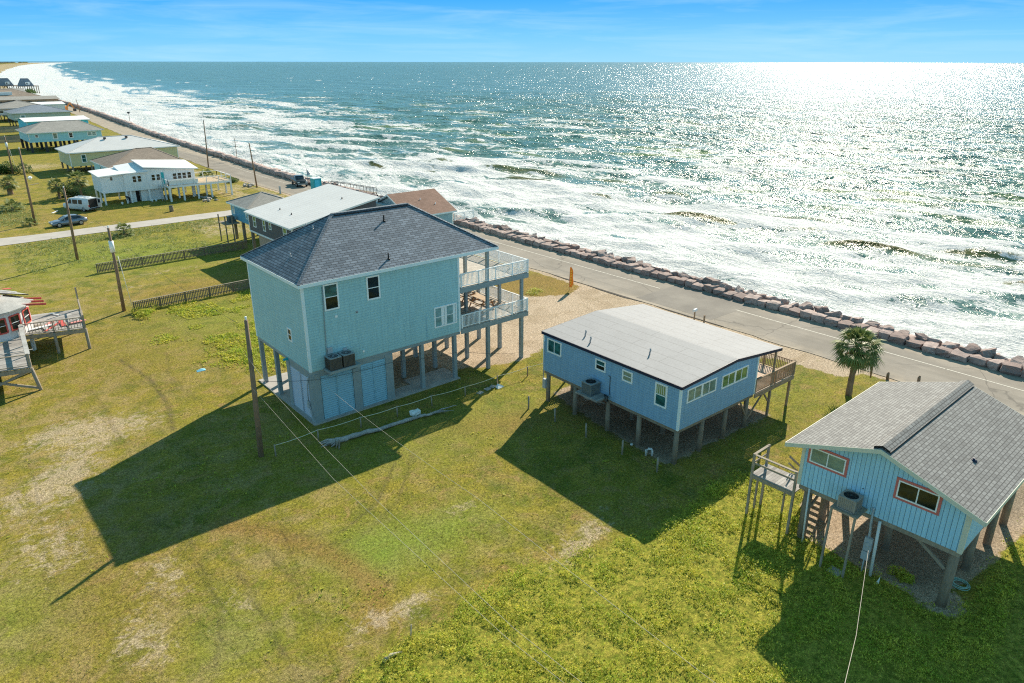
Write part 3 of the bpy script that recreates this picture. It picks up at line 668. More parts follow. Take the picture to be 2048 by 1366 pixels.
def hip_roof(par, x0, y0, x1, y1, ze, rise, mat, th=.2, fascia='white_paint', ridge=None, axis='x', run=None):
    """hip roof with eaves rectangle, ridge along axis; ridge=(a0,a1) ends"""
    if axis == 'x':
        ym = (y0+y1)/2; h = (y1-y0)/2 if run is None else run; a0, a1 = ridge or (x0+h, x1-h)
        A, B = (a0, ym, ze+rise), (a1, ym, ze+rise)
        c = [(x0,y0,ze),(x1,y0,ze),(x1,y1,ze),(x0,y1,ze),A,B]
        f = [(0,1,5,4),(1,2,5),(2,3,4,5),(3,0,4)]
    else:
        xm = (x0+x1)/2; h = (x1-x0)/2 if run is None else run; a0, a1 = ridge or (y0+h, y1-h)
        A, B = (xm, a0, ze+rise), (xm, a1, ze+rise)
        c = [(x0,y0,ze),(x1,y0,ze),(x1,y1,ze),(x0,y1,ze),A,B]
        f = [(0,1,4),(1,2,5,4),(2,3,5),(3,0,4,5)]
    m = MB(); m.poly(c, f); m.poly([(x0,y0,ze),(x1,y0,ze),(x1,y1,ze),(x0,y1,ze)], [(3,2,1,0)])
    r = m.build('roof', mat, par)
    # ridge and hip caps
    cp = MB(); e = .02
    cp.bar(Vector(A)+Vector((0, 0, e)), Vector(B)+Vector((0, 0, e)), .28, .05)
    for q, s in ((0, A), (3, A) if axis == 'x' else (1, A), (1, B) if axis == 'x' else (2, B), (2, B) if axis == 'x' else (3, B)):
        cp.bar(Vector(c[q])+Vector((0, 0, e)), Vector(s)+Vector((0, 0, e)), .22, .04)
    cp.build('ridge_cap', mat, r)
    m = MB(); o = .03
    m.box(x0-o, y0-o, ze-th, x1+o, y0, ze-.005).box(x0-o, y1, ze-th, x1+o, y1+o, ze-.005).box(x0-o, y0, ze-th, x0, y1, ze-.005).box(x1, y0, ze-th, x1+o, y1, ze-.005)
    m.build('fascia', fascia, r)
    m = MB(); m.box(x0, y0, ze-th+.02, x1, y1, ze-th+.05); m.build('soffit', fascia, r)
    return r
def slab_roof(par, pts, th, mat, fascia, name='roof'):
    """roof made of level-edged planes: pts = list of rows (each a list of points along y) going across"""
    m = MB(); n = len(pts[0])
    for a, b in zip(pts[:-1], pts[1:]):
        for j in range(n-1): m.quad(a[j], b[j], b[j+1], a[j+1]) if (Vector(b[j])-Vector(a[j])).cross(Vector(a[j+1])-Vector(a[j])).z > 0 else m.quad(a[j], a[j+1], b[j+1], b[j])
    r = m.build(name, mat, par)
    per = [row[0] for row in pts]+[p for p in pts[-1][1:]]+[row[-1] for row in reversed(pts[:-1])]+[p for p in reversed(pts[0][1:-1])]
    cen = sum((Vector(p) for p in per), Vector())/len(per)
    m = MB()
    for i in range(len(per)):
        a, b = Vector(per[i]), Vector(per[(i+1) % len(per)]); d = Vector((0, 0, -th)); nrm = (b-a).cross(Vector((0, 0, 1))).normalized()*.03
        if nrm.dot(a-cen) < 0: nrm = -nrm
        e = Vector((0, 0, -.006))
        m.poly([a+e, b+e, b+d, a+d, a+e+nrm, b+e+nrm, b+d+nrm, a+d+nrm], [(4,7,6,5),(0,1,2,3),(0,4,5,1),(3,2,6,7),(0,3,7,4),(1,5,6,2)])
    m.build('fascia', fascia, r)
    m = MB(); dn = th*.85
    for a, b in zip(pts[:-1], pts[1:]):
        for j in range(n-1): m.quad(*[tuple(Vector(q)-Vector((0, 0, dn))) for q in (a[j], a[j+1], b[j+1], b[j])])
    m.build('soffit', fascia, r)
    return r
def vent_pipe(par, x, y, z, h=.35, r=.045, mat='black', base=True):
    m = MB(); m.tube([(x, y, z-.15), (x, y, z+h)], r, 10)
    if base: m.tube([(x, y, z-.05), (x, y, z+.06)], [r*2.6, r*1.2], 10)
    return m.build('vent_pipe', mat, par)
def ac_unit(label, loc, rz, wd, dp, h, body='ac_grey', group=None, slat=True):
    t = thing('air_conditioner', label, 'air conditioner', loc, rz, group)
    m = MB(); m.box(-wd/2+.03, -dp/2+.03, .06, wd/2-.03, dp/2-.03, h-.05)
    for sx in (-1, 1):
        for sy in (-1, 1): m.box(sx*wd/2, sy*dp/2, 0, sx*(wd/2-.07), sy*(dp/2-.07), h-.04)
    n = 9
    for i in range(1, n):
        x = -wd/2+wd*i/n; m.box(x-.012, -dp/2+.008, .08, x+.012, dp/2-.008, h-.07)
        y = -dp/2+dp*i/n; m.box(-wd/2+.008, y-.012, .081, wd/2-.008, y+.012, h-.071)
    m.box(-wd/2, -dp/2, 0, wd/2, dp/2, .05)
    m.build('casing', body, t)
    m = MB(); k = 24; r0, r1 = min(wd, dp)*.42, min(wd, dp)*.36; mm = []
    # top plate with a round opening
    ring = [(r0*math.cos(i*2*math.pi/k), r0*math.sin(i*2*math.pi/k)) for i in range(k)]
    def edgept(a):
        ca, sa = math.cos(a), math.sin(a); s = min((wd/2+.01)/abs(ca) if abs(ca) > 1e-6 else 9, (dp/2+.01)/abs(sa) if abs(sa) > 1e-6 else 9); return (ca*s, sa*s)
    for i in range(k):
        a, b = i*2*math.pi/k, (i+1)*2*math.pi/k; e0, e1 = edgept(a), edgept(b); p0, p1 = ring[i], ring[(i+1) % k]
        m.quad((p0[0], p0[1], h), (e0[0], e0[1], h-.01), (e1[0], e1[1], h-.01), (p1[0], p1[1], h))
        m.quad((e0[0], e0[1], h-.01), (e0[0], e0[1], h-.06), (e1[0], e1[1], h-.06), (e1[0], e1[1], h-.01))
        m.quad((p0[0], p0[1], h), (p1[0], p1[1], h), (p1[0], p1[1], h-.08), (p0[0], p0[1], h-.08))
    m.build('top_panel', 'ac_top' if body != 'ac_beige' else 'ac_beige', t)
    m = MB(); m.tube([(0, 0, h-.049), (0, 0, h-.045)], r0*.98, 20)
    m.build('fan_opening', 'black', t)
    m = MB()
    for q in (.95, .7, .45, .2):
        rr_ = r0*q; m.tube([(rr_*math.cos(a), rr_*math.sin(a), h-.005+.02*(1-q)) for a in [i*math.pi/10 for i in range(21)]], .006, 4, cap=False)
    for i in range(4): a = i*math.pi/4; m.bar((-r0*math.cos(a), -r0*math.sin(a), h), (r0*math.cos(a), r0*math.sin(a), h), .012, .012)
    m.tube([(0, 0, h-.04), (0, 0, h+.01)], .07, 10)
    m.build('fan_grille', 'dark_metal' if body != 'ac_brown' else 'ac_top', t)
    return t
def posts(par, pts, mat, name='post', r=None, w=.25, z0=-.1, z1=3.): # each post a part of its own
    for (x, y) in pts:
        m = MB()
        if r: m.tube([(x, y, z0), (x+random.uniform(-.02, .02), y+random.uniform(-.02, .02), z1)], [r*1.08, r], 10)
        else: m.box(x-w/2, y-w/2, z0, x+w/2, y+w/2, z1)
        m.build(name, mat, par)

# ================================================================== the tall teal house
A = thing('beach_house', 'tall two-storey teal house with slate hip roof and two stacked white-railed decks', 'house', (17.712, 40.571, 0), R(-.491))
LA, WA, ZF, ZT = 11.947, 8.768, 3.736, 9.48
m = MB(); m.box(0, 0, ZF, LA, WA, ZT); m.build('wall', 'teal_siding', A)
m = MB()
for (x, y) in ((0, 0), (LA, 0), (0, WA), (LA, WA)):
    m = MB(); m.box(x-.03 if x == 0 else x-.13, y-.03 if y == 0 else y-.13, ZF-.02, x+.13 if x == 0 else x+.03, y+.13 if y == 0 else y+.03, ZT-.02)
    m.build('corner_trim', 'pale_blue_trim', A)
hip_roof(A, -.29, -.29, 15.36, WA+.29, 9.69, 3.05, 'slate_shingle', .22, 'pale_blue_trim', ridge=(4.62, 10.6))
m = MB(); m.bar((4.7, WA/2-.2, 12.63), (10.5, WA/2-.2, 12.63), .05, .09); m.bar((4.7, WA/2+.2, 12.63), (10.5, WA/2+.2, 12.63), .05, .09); m.build('ridge_vent', 'black', A)
for (x, y, z) in ((6.45, .35, 10.1), (7.95, 3.25, 12.0)): vent_pipe(A, x, y, z, .42, .05)
for (x, y, z) in ((1.05, 3.6, 10.5), (3.2, 4.5, 11.85), (3.5, 6.2, 11.7)): vent_pipe(A, x, y, z, .25, .04, 'grey_metal')
F_ = ('y', -1, 0.); Lw = ('x', -1, 0.)
window(A, F_, 1.40, 2.43, 7.6, 9.35, gl='glass_teal', gl2='glass_dark'); window(A, F_, 4.46, 5.45, 7.68, 9.3, gl='glass_dark')
wt = window(A, F_, 9.66, 11.64, 4.5, 6.06, 'twin', gl='glass_pale')
m = MB(); wbox(m, F_, 10.28, 10.54, 4.62, 5.95, .0155, .019); m.build('curtain', 'white_vinyl', wt)
m = MB(); wbox(m, F_, 11.3, 11.52, 4.62, 5.95, .0155, .019); m.build('curtain', 'pale_blue_trim', wt)
m = MB(); window(A, Lw, 2.25, 2.9, 5.15, 6.08, gl='glass_dark')
m = MB(); wbox(m, F_, 2.06, 2.22, 7.03, 7.19, 0, .05); m.build('wall_vent', 'white_vinyl', A); m = MB(); wbox(m, F_, 3.81, 3.97, 4.16, 4.32, 0, .05); m.build('wall_vent', 'white_vinyl', A)
m = MB(); wbox(m, F_, 3.54, 3.70, 6.99, 7.15, 0, .02); m.build('wall_vent', 'meter_grey', A)
m = MB(); m.tube([(3.62, -.03, 7.07), (3.62, -.045, 7.07)], .04, 8); m.build('vent_hole', 'black', A)
m = MB(); m.tube([(1.37, -.05, 9.25), (1.3, -.05, 7.5), (1.22, -.05, 5.0), (1.2, -.05, 4.2)], .03, 6); m.build('refrigerant_line', 'post_grey', A)
m = MB(); wbox(m, F_, 8.97, 9.01, 3.74, 5.55, 0, .02); m.build('conduit', 'louvre_blue', A)
m = MB(); wbox(m, F_, 1.28, 1.62, 4.75, 5.15, 0, .12); m.build('junction_box', 'meter_grey', A); m = MB(); wbox(m, F_, 2.4, 2.65, 4.5, 4.85, 0, .1); m.build('junction_box', 'meter_grey', A)
m = MB(); m.box(-.02, 3.45, 3.44, .18, 3.7, 3.66); m.box(-.28, 3.5, 3.5, -.02, 3.65, 3.62); m.build('flood_light', 'turquoise', A)
# floor framing and beams
m = MB(); m.box(.02, .04, 3.5, LA, WA-.02, ZF); m.build('floor_frame', 'post_grey', A)
# decks
for nm, zt, zb in (('lower', 3.95, 3.5), ('upper', 7.1, 6.66)):
    m = MB(); m.box(LA+.02, 0, zt-.05, 18.55, WA, zt); d = m.build('deck_floor', 'deck_pale', A)
    m = MB(); m.box(LA+.04, -.06, zb, 18.6, 0, zt-.06).box(18.52, 0, zb, 18.6, WA, zt-.06).box(LA+.04, WA, zb, 18.6, WA+.06, zt-.06)
    for y in np.arange(.6, WA, .6): m.box(LA+.04, y-.03, zb+.1, 18.5, y+.03, zt-.055)
    for x in (14.6, 18.0): m.box(x-.09, 0, zb-.06, x+.09, WA, zb+.1)
    m.build('rim_beam', 'post_grey', d)
    railing(A, (LA+.15, -.02), (18.52, -.02), zt, 1.02, 1.6, .115)
    railing(A, (18.50, .06), (18.50, WA-.05), zt, 1.02, 1.75, .115)
    railing(A, (LA+.15, WA), (18.52, WA), zt, 1.02, 1.6, .115)
posts(A, [(18.0, .1), (18.0, 2.85), (18.0, 5.7), (18.0, 8.6)], 'post_grey', w=.26, z1=3.5)
posts(A, [(18.0, .1), (18.0, 2.85), (18.0, 5.7), (18.0, 8.6)], 'post_grey', 'upper_post', w=.22, z0=3.952, z1=6.66)
posts(A, [(14.6, .1), (14.6, 2.85), (14.6, 5.7), (14.6, 8.6)], 'post_grey', w=.26, z1=3.5)
posts(A, [(14.6, .1), (14.6, 2.85), (14.6, 5.7), (14.6, 8.6)], 'post_grey', 'upper_post', w=.22, z0=3.952, z1=9.49)
posts(A, [(11.5, .22), (11.5, 2.9), (11.5, 5.7), (11.5, 8.5), (8.6, .22), (8.6, 2.85), (8.6, 5.7), (8.6, 8.5), (5.7, 5.7), (5.7, 8.5), (2.9, 8.5), (.14, 8.55), (.14, 5.85)], 'post_grey', w=.27, z1=3.5)
m = MB(); wbox(m, ('x', 1, LA), .8, 3.2, 3.97, 6.1, 0, .04); wbox(m, ('x', 1, LA), 4.8, 7.2, 3.97, 6.1, 0, .04); wbox(m, ('x', 1, LA), .8, 3.2, 7.12, 9.2, 0, .04); wbox(m, ('x', 1, LA), 4.8, 7.2, 7.12, 9.2, 0, .04)
dr = m.build('sliding_door', 'white_vinyl', A)
m = MB()
for y0 in (.8, 4.8):
    for z0, z1 in ((4.05, 6.0), (7.2, 9.1)): wbox(m, ('x', 1, LA), y0+.1, y0+1.15, z0, z1, .03, .055); wbox(m, ('x', 1, LA), y0+1.25, y0+2.3, z0, z1, .03, .055)
m.build('pane', 'glass_teal', dr)
# louvred store below
st = MB(); YS = 3.85
st.box(0, 0, 0, .62, .5, 3.5).box(2.98, .02, 0, 3.56, .4, 3.5).box(5.5, 0, 0, 6.08, .4, 3.5).box(0, 3.35, 0, .35, YS, 3.5).box(.05, YS-.1, 0, 6.05, YS, 3.5).box(5.9, .4, 0, 6.05, YS, 3.5)
st.box(.62, .05, 3.28, 5.5, .2, 3.5).box(.05, .5, 3.15, .2, 3.35, 3.5).box(.62, .05, 0, 5.5, .2, .16).box(.05, .5, 0, .2, 3.35, .22)
store = st.build('storeroom', 'post_grey', A)
def louvre(W, a0, a1, z0, z1, mat):
    m = MB(); n = int((z1-z0)/.15); ax, sg, p = W
    for i in range(n):
        z = z0+(z1-z0)*i/n; h = (z1-z0)/n
        if ax == 'y': m.poly([(a0, p+.07, z+h*.8), (a1, p+.07, z+h*.8), (a1, p, z+.01), (a0, p, z+.01), (a0, p+.085, z+h*.8), (a1, p+.085, z+h*.8), (a1, p+.015, z), (a0, p+.015, z)], [(0,3,2,1),(4,5,6,7),(3,7,6,2),(0,1,5,4)])
        else: m.poly([(p+.07, a0, z+h*.95), (p+.07, a1, z+h*.95), (p, a1, z+.01), (p, a0, z+.01), (p+.085, a0, z+h*.95), (p+.085, a1, z+h*.95), (p+.015, a1, z), (p+.015, a0, z)], [(0,1,2,3),(7,6,5,4),(2,6,7,3),(4,5,1,0)])
    if ax == 'y': m.box(a0-.04, p-.01, z0, a0, p+.1, z1).box(a1, p-.01, z0, a1+.04, p+.1, z1)
    else: m.box(p-.01, a0-.04, z0, p+.1, a0, z1).box(p-.01, a1, z0, p+.1, a1+.04, z1)
    o = m.build('louvre', mat, store)
    b = MB()
    if ax == 'y': b.box(a0-.06, p+.105, z0, a1+.06, p+.115, z1)
    else: b.box(p+.105, a0-.06, z0, p+.115, a1+.06, z1)
    b.build('backing', 'black', store); return o
for a0, a1 in ((.70, 1.72), (1.82, 2.9), (3.62, 4.5), (4.58, 5.44)): louvre(('y', -1, .03), a0, a1, .16, 3.28, 'louvre_blue')
for a0, a1 in ((.56, 1.7), (1.85, 3.3)): louvre(('x', -1, .03), a0, a1, .22, 3.15, 'louvre_grey')
m = MB(); m.box(.9, -1.0, 3.68, 3.12, -.002, 3.84); m.bar((1.2, -.05, 3.2), (1.2, -.9, 3.66), .08); m.bar((2.9, -.05, 3.2), (2.9, -.9, 3.66), .08)
m.build('equipment_shelf', 'post_grey', A)
m = MB(); m.box(-.12, .55, 1.0, -.02, .8, 1.5).box(-.1, .3, .6, -.0, .5, .95); m.tube([(-.06, .65, 1.5), (-.06, .6, 2.6), (-.1, .25, 3.4)], .035, 6); m.tube([(-.05, .4, .95), (-.05, .45, 1.1), (-.06, .6, 1.2)], .03, 6); m.build('meter_box', 'meter_grey', A)
lc = lambda h, x, y: tuple(h.matrix_basis @ Vector((x, y, 0)))
m = MB(); m.box(-.15, -.12, -.1, 5.9, 9.3, .07).box(5.9, -.12, -.1, 11.75, 1.3, .06).box(8.2, 1.3, -.1, 11.9, 2.3, .055)
slab = m.build('concrete_slab', 'concrete'); slab.location = A.location; slab.rotation_euler = A.rotation_euler
tag(slab, kind='structure')
for i, (x, lb) in enumerate(((1.42, 'brown air conditioner on the teal house shelf, nearer the corner trim'), (2.36, 'brown air conditioner on the teal house shelf, farther from the corner trim'))):
    p = lc(A, x, -.52); ac_unit(lb, (p[0], p[1], 3.842), R(-.5), .82, .78, .86, 'ac_brown')
# picnic tables
def picnic(label, loc, rz):
    t = thing('picnic_table', label, 'table', loc, rz, 'picnic tables on the lower deck')
    m = MB()
    for i in range(5): m.box(-1.0, -.36+i*.148, .72, 1.0, -.36+i*.148+.135, .76)
    m.build('tabletop', 'picnic_wood', t)
    for s in (-1, 1):
        m = MB(); m.box(-1.0, s*.62, .42, 1.0, s*.76, .46); m.box(-1.0, s*.77, .42, 1.0, s*.9, .46); m.build('bench', 'picnic_wood', t)
    for x in (-.7, .7):
        m = MB(); m.bar((x, -.3, .72), (x, -.72, 0), .05, .1).bar((x, .3, .72), (x, .72, 0), .05, .1).bar((x+.05, -.85, .4), (x+.05, .85, .4), .04, .09).bar((x, -.3, .69), (x, .3, .69), .05, .07)
        m.build('leg_frame', 'picnic_frame', t)
p = lc(A, 16.35, 3.05); picnic('wooden picnic table on the lower deck, nearer the front railing', (p[0], p[1], 3.952), R(88))
p = lc(A, 16.55, 5.75); picnic('wooden picnic table on the lower deck, farther from the front railing', (p[0], p[1], 3.952), R(90))
t = thing('deck_chair', 'white plastic chair behind the lower deck railing', 'chair', (*lc(A, 14.05, .85)[:2], 3.952), R(200))
m = MB(); m.box(-.26, -.25, .38, .26, .25, .42); m.build('seat', 'white_vinyl', t)
m = MB(); m.poly([(-.26, .25, .4), (.26, .25, .4), (.22, .45, 1.0), (-.22, .45, 1.0), (-.26, .21, .4), (.26, .21, .4), (.22, .41, 1.0), (-.22, .41, 1.0)], [(0,1,2,3),(7,6,5,4),(3,2,6,7),(0,3,7,4),(1,5,6,2)]); m.build('backrest', 'white_vinyl', t)
for sx in (-1, 1):
    for sy in (-1, 1): m = MB(); m.bar((sx*.23, sy*.22, .39), (sx*.26, sy*.27, 0), .05); m.build('leg', 'white_vinyl', t)
    m = MB(); m.box(sx*.24, -.25, .62, sx*.31, .32, .65); m.bar((sx*.27, -.23, .4), (sx*.27, -.23, .62), .04); m.build('armrest', 'white_vinyl', t)

# ================================================================== the blue-grey cottage
B = thing('beach_cottage', 'low blue cottage on round piles with a pale flat-looking roof edged in navy', 'house', (31.587, 21.965, 0), R(-.691))
WB, LB, BF, BT = 7.911, 11.66, 2.30, 4.98
rp = [(-.11, 5.20), (5.25, 5.50), (10.45, 4.92)]   # x, z of the roof profile
m = MB()
def rz_(x): return float(np.interp(x, [q[0] for q in rp], [q[1] for q in rp]))-.12
pr = [(0, BF), (WB, BF), (WB, rz_(WB)), (5.25, rz_(5.25)), (0, rz_(0))]
n = len(pr); m.poly([(x, 0, z) for x, z in pr]+[(x, LB, z) for x, z in pr], [tuple(range(n)), tuple(range(2*n-1, n-1, -1))]+[(i, i+n, (i+1) % n+n, (i+1) % n) for i in range(n)])
m.build('wall', 'blue_siding', B)
m = MB()
for (x, y) in ((0, 0), (WB, 0), (0, LB), (WB, LB)):
    m = MB(); m.box(x-.025 if x == 0 else x-.11, y-.025 if y == 0 else y-.11, BF, x+.11 if x == 0 else x+.025, y+.11 if y == 0 else y+.025, rz_(x)-.02)
    m.build('corner_trim', 'pale_blue_trim', B)
slab_roof(B, [[(x, -.11, z), (x, LB+.11, z)] for x, z in rp], .2, 'rolled_roof', 'navy_trim')
for (x, y) in ((1.3, 9.0), (.75, 8.0), (2.0, 4.05)):
    m = MB(); z = rz_(x)+.12; m.tube([(x, y, z-.05), (x, y, z+.12), (x+.05, y-.02, z+.3), (x+.02, y, z+.42)], .05, 8); m.build('vent_pipe', 'grey_metal', B)
W0 = ('x', -1, 0.); W1 = ('y', -1, 0.)
window(B, W0, 9.88, 11.27, 3.82, 4.84, 'slider', gl='glass_teal'); window(B, W0, 5.83, 6.73, 4.03, 4.79, 'hung', gl='glass_teal', gl2='glass_dark')
window(B, W0, 3.6, 4.44, 4.03, 4.79, 'hung', gl='glass_blind'); wt = window(B, W0, .93, 1.84, 3.37, 4.86, 'hung', gl='glass_lime', gl2='glass_teal')
for q in (1.06, 1.2, 1.34, 1.48, 1.62): m = MB(); wbox(m, W0, q, q+.06, 4.16, 4.75, .0155, .018); m.build('curtain', 'cream_trim', wt)
window(B, W1, .58, 3.40, 3.90, 4.80, 'slider2', gl='glass_blind', tw=.09); window(B, W1, 3.98, 6.75, 3.80, 4.70, 'slider2', gl='glass_lime', tw=.09)
m = MB(); m.box(.05, .05, BF-.22, WB-.05, LB-.05, BF-.002); m.build('floor_frame', 'pile_wood', B)
pb = [(x, y) for y in (.17, 3.0, 5.6, 8.6, 11.3) for x in (.17, 2.6, 5.05, 7.4)]
posts(B, pb, 'pile_wood', 'pile', r=.15, z1=BF-.2)
m = MB(); m.box(-1.12, 5.45, 2.42, -.002, 7.35, 2.54); m.bar((-.9, 5.8, 2.4), (-.05, 5.8, 1.95), .09).bar((-.9, 7.0, 2.4), (-.05, 7.0, 1.95), .09); m.box(-.75, 6.5, 2.1, -.2, 6.9, 2.42); m.build('equipment_shelf', 'old_deck', B)
m = MB(); m.tube([(-.04, 5.4, 3.95), (-.04, 5.4, 3.1), (-.06, 5.35, 2.7)], .02, 6); m.tube([(-.04, 5.55, 3.95), (-.04, 5.4, 3.95)], .02, 6); m.tube([(-.15, 5.6, 2.62), (-.3, 5.3, 2.66), (-.35, 5.25, 2.45), (-.2, 5.3, 2.3)], .04, 6); m.tube([(-.1, 5.75, 2.6), (-.4, 5.4, 2.6), (-.45, 5.2, 2.35)], .035, 6); m.build('refrigerant_line', 'dark_metal', B)
m = MB(); m.tube([(-.03, 11.55, 4.5), (-.05, 11.6, 1.6)], .035, 6); m.box(-.12, 11.3, 1.0, .05, 11.6, 1.7); m.build('meter_box', 'meter_grey', B)
p = lc(B, -.55, 6.55); ac_unit('grey air conditioner on the blue cottage wall shelf', (p[0], p[1], 2.542), R(-.7), .84, .84, .82, 'ac_grey')
# seaward deck
dk = MB(); dk.box(WB+.02, 0, 2.26, 12.72, 4.6, 2.32); deck = dk.build('deck_floor', 'deck_wood', B)
m = MB(); m.box(WB+.03, -.05, 1.98, 12.76, 0, 2.26).box(12.72, 0, 1.98, 12.77, 4.6, 2.26).box(WB+.03, 4.6, 1.98, 12.76, 4.65, 2.26)
for x in np.arange(WB+.6, 12.6, .6): m.box(x-.025, .01, 2.02, x+.025, 4.59, 2.255)
m.build('rim_beam', 'treated_wood', deck)
railing(B, (WB+.05, .0), (12.70, .0), 2.32, 1.02, 2.3, .125, 'treated_wood', .04, .14, .1)
railing(B, (12.68, .05), (12.68, 4.55), 2.32, 1.02, 2.3, .125, 'treated_wood', .04, .14, .1)
railing(B, (WB+.05, 4.58), (12.70, 4.58), 2.32, 1.02, 2.3, .125, 'treated_wood', .04, .14, .1)
for (x, y, zt) in ((10.05, .06, 4.85), (10.05, 4.5, 4.85)): m = MB(); m.box(x-.06, y-.06, 2.32, x+.06, y+.06, zt-.03); m.build('roof_post', 'treated_wood', B)
posts(B, [(10.05, .1), (12.5, .1), (10.05, 4.4), (12.5, 4.4)], 'treated_wood', 'deck_post', w=.14, z1=1.98)
m = MB(); m.bar((7.5, .1, .55), (9.2, .1, 2.0), .09, .09).bar((10.05, .12, 1.0), (9.2, .12, 2.0), .09, .09).bar((7.5, .1, .6), (6.6, .1, 2.0), .09, .09); m.build('brace', 'treated_wood', B)
# slatted stair at the far end
m = MB()
for i in range(9): m.box(6.0+i*.27, LB+.1, 2.1-i*.25, 6.27+i*.27, LB+1.3, 2.14-i*.25)
m.bar((6, LB+.08, 2.1), (8.4, LB+.08, -.1), .06, .25).bar((6, LB+1.32, 2.1), (8.4, LB+1.32, -.1), .06, .25)
m.build('stair', 'treated_wood', B)
m = MB(); m.box(3.6, LB+.03, 2.2, 6.0, LB+1.4, 2.28); m.build('landing_floor', 'treated_wood', B)
posts(B, [(3.66, LB+1.35), (5.94, LB+1.35)], 'treated_wood', 'landing_post', w=.12, z1=2.2)
railing(B, (3.62, LB+.08), (3.62, LB+1.38), 2.28, 1.0, 1.5, .13, 'treated_wood'); railing(B, (3.66, LB+1.38), (5.98, LB+1.38), 2.28, 1.0, 1.5, .13, 'treated_wood')

# ================================================================== the sky-blue board house
Cc = thing('beach_house', 'sky-blue board house on tall piles with coral-framed windows and grey shingle gable roof', 'house', (30.57, 6.629, 0), R(1.182))
WC, CF, CT = 7.284, 3.14, 5.42; XC = 10.2; RY, RZ = 3.70, 6.78
zc_ = lambda y: CT+.02+(RZ-.1-CT)*(1-abs(y-RY)/RY if y <= RY else 1-(y-RY)/(WC-RY))
pr = [(0, CF), (WC, CF), (WC, CT), (RY, RZ-.12), (0, CT)]
m = MB(); n = 5; m.poly([(0, y, z) for y, z in pr]+[(XC, y, z) for y, z in pr], [tuple(reversed(range(n))), tuple(range(n, 2*n))]+[(i, (i+1) % n, (i+1) % n+n, i+n) for i in range(n)])
m.build('wall', 'sky_board_siding', Cc)
m = MB(); m.box(-.03, -.03, CF-.02, .16, .16, CT-.02); m.build('corner_trim', 'cream_trim', Cc); m = MB(); m.box(-.03, WC-.14, CF-.02, .14, WC+.03, CT-.02); m.build('corner_trim', 'cream_trim', Cc)
ov = .65; sl = (RZ-CT-.12)/RY; ze0 = RZ-sl*(RY+ov); ze1 = RZ-sl*(WC-RY+ov)
slab_roof(Cc, [[(x, -ov, ze0), (x, RY, RZ), (x, WC+ov, ze1)] for x in (-.57, XC-.2)], .22, 'grey_shingle', 'cream_trim')
# ridge vent: a curled shingle strip raised on a black baffle
m = MB()
for x0 in np.arange(-.45, XC-.4, .3):
    for s, y1, z1 in ((-1, RY-.34, RZ-.34*sl+.07), (1, RY+.34, RZ-.34*sl+.07)):
        m.quad((x0, RY, RZ+.13), (x0+.29, RY, RZ+.13), (x0+.29, y1, z1), (x0, y1, z1)) if s < 0 else m.quad((x0, RY, RZ+.13), (x0, y1, z1), (x0+.29, y1, z1), (x0+.29, RY, RZ+.13))
rv = m.build('ridge_vent', 'grey_shingle', Cc)
m = MB()
for s in (-1, 1): m.bar((-.45, RY+s*.33, RZ-.33*sl+.03), (XC-.4, RY+s*.33, RZ-.33*sl+.03), .05, .07)
m.bar((-.46, RY-.34, RZ-.04), (-.46, RY, RZ+.1), .02, .06).bar((-.46, RY+.34, RZ-.04), (-.46, RY, RZ+.1), .02, .06)
m.build('baffle', 'black', rv)
m = MB(); zv = RZ-sl*(RY-1.1); m.tube([(3.2, 1.1, zv-.05), (3.2, 1.1, zv+.12)], .06, 10); m.tube([(3.2, 1.1, zv-.03), (3.2, 1.1, zv+.05)], [.16, .09], 12); m.build('roof_vent', 'navy_trim', Cc)
W0 = ('x', -1, 0.)
window(Cc, W0, 5.22, 6.90, 4.58, 5.36, 'slider', gl='glass_blind', trim='coral_trim', tw=.06, fr='white_vinyl')
window(Cc, W0, 1.24, 2.90, 4.56, 5.40, 'slider', gl='glass_dark', trim='coral_trim', tw=.06)
m = MB(); m.box(.06, .06, CF-.26, XC-.1, WC-.06, CF-.003); m.build('floor_frame', 'grey_wood', Cc)
for i, (x, y) in enumerate([(.43, .30), (.40, 6.85), (2.6, 6.87), (2.66, 3.63), (3.9, .45), (5.3, 6.87), (5.6, 3.6), (6.8, .4), (8.4, 3.6), (9.3, .4), (9.3, 6.8)]):
    m = MB(); r_ = .2 if i < 2 else .17; m.tube([(x, y, -.1), (x+random.uniform(-.04, .04), y+random.uniform(-.03, .03), CF-.25)], [r_*1.1, r_], 12); m.build('pile', 'pile_wood', Cc)
m = MB(); m.bar((.35, .5, 1.9), (.35, 2.0, CF-.2), .1, .14); m.build('brace', 'grey_wood', Cc)
m = MB(); m.bar((.4, 6.65, 1.95), (2.6, 6.7, 2.8), .09, .14); m.build('brace', 'grey_wood', Cc)
m = MB()
m.tube([(-.06, 6.65, CF), (-.06, 6.55, .1)], .045, 8); m.build('drain_pipe', 'pvc', Cc); m = MB(); m.tube([(-.07, 3.28, 3.05), (-.07, 3.2, .1)], .07, 10)
m.build('drain_pipe', 'pvc', Cc)
m = MB(); m.tube([(-.06, 3.65, 3.5), (-.06, 3.65, 2.75), (-.1, 3.6, 2.3), (-.1, 3.6, 1.6)], .045, 8); m.box(-.2, 3.38, 1.35, -.03, 3.72, 2.05).box(-.2, 3.42, .85, -.03, 3.74, 1.3); m.tube([(-.24, 3.55, 1.72), (-.19, 3.55, 1.72)], .11, 14); m.tube([(-.08, 3.6, .85), (-.08, 3.6, 0)], .03, 6)
m.tube([(-.12, 3.66, 3.5), (-.06, 3.65, 3.58)], .05, 8); m.build('meter_box', 'meter_grey', Cc)
m = MB(); m.tube([(-.03, 4.28, 4.28), (-.035, 4.28, 4.28)], .03, 8); m.build('vent_hole', 'black', Cc)
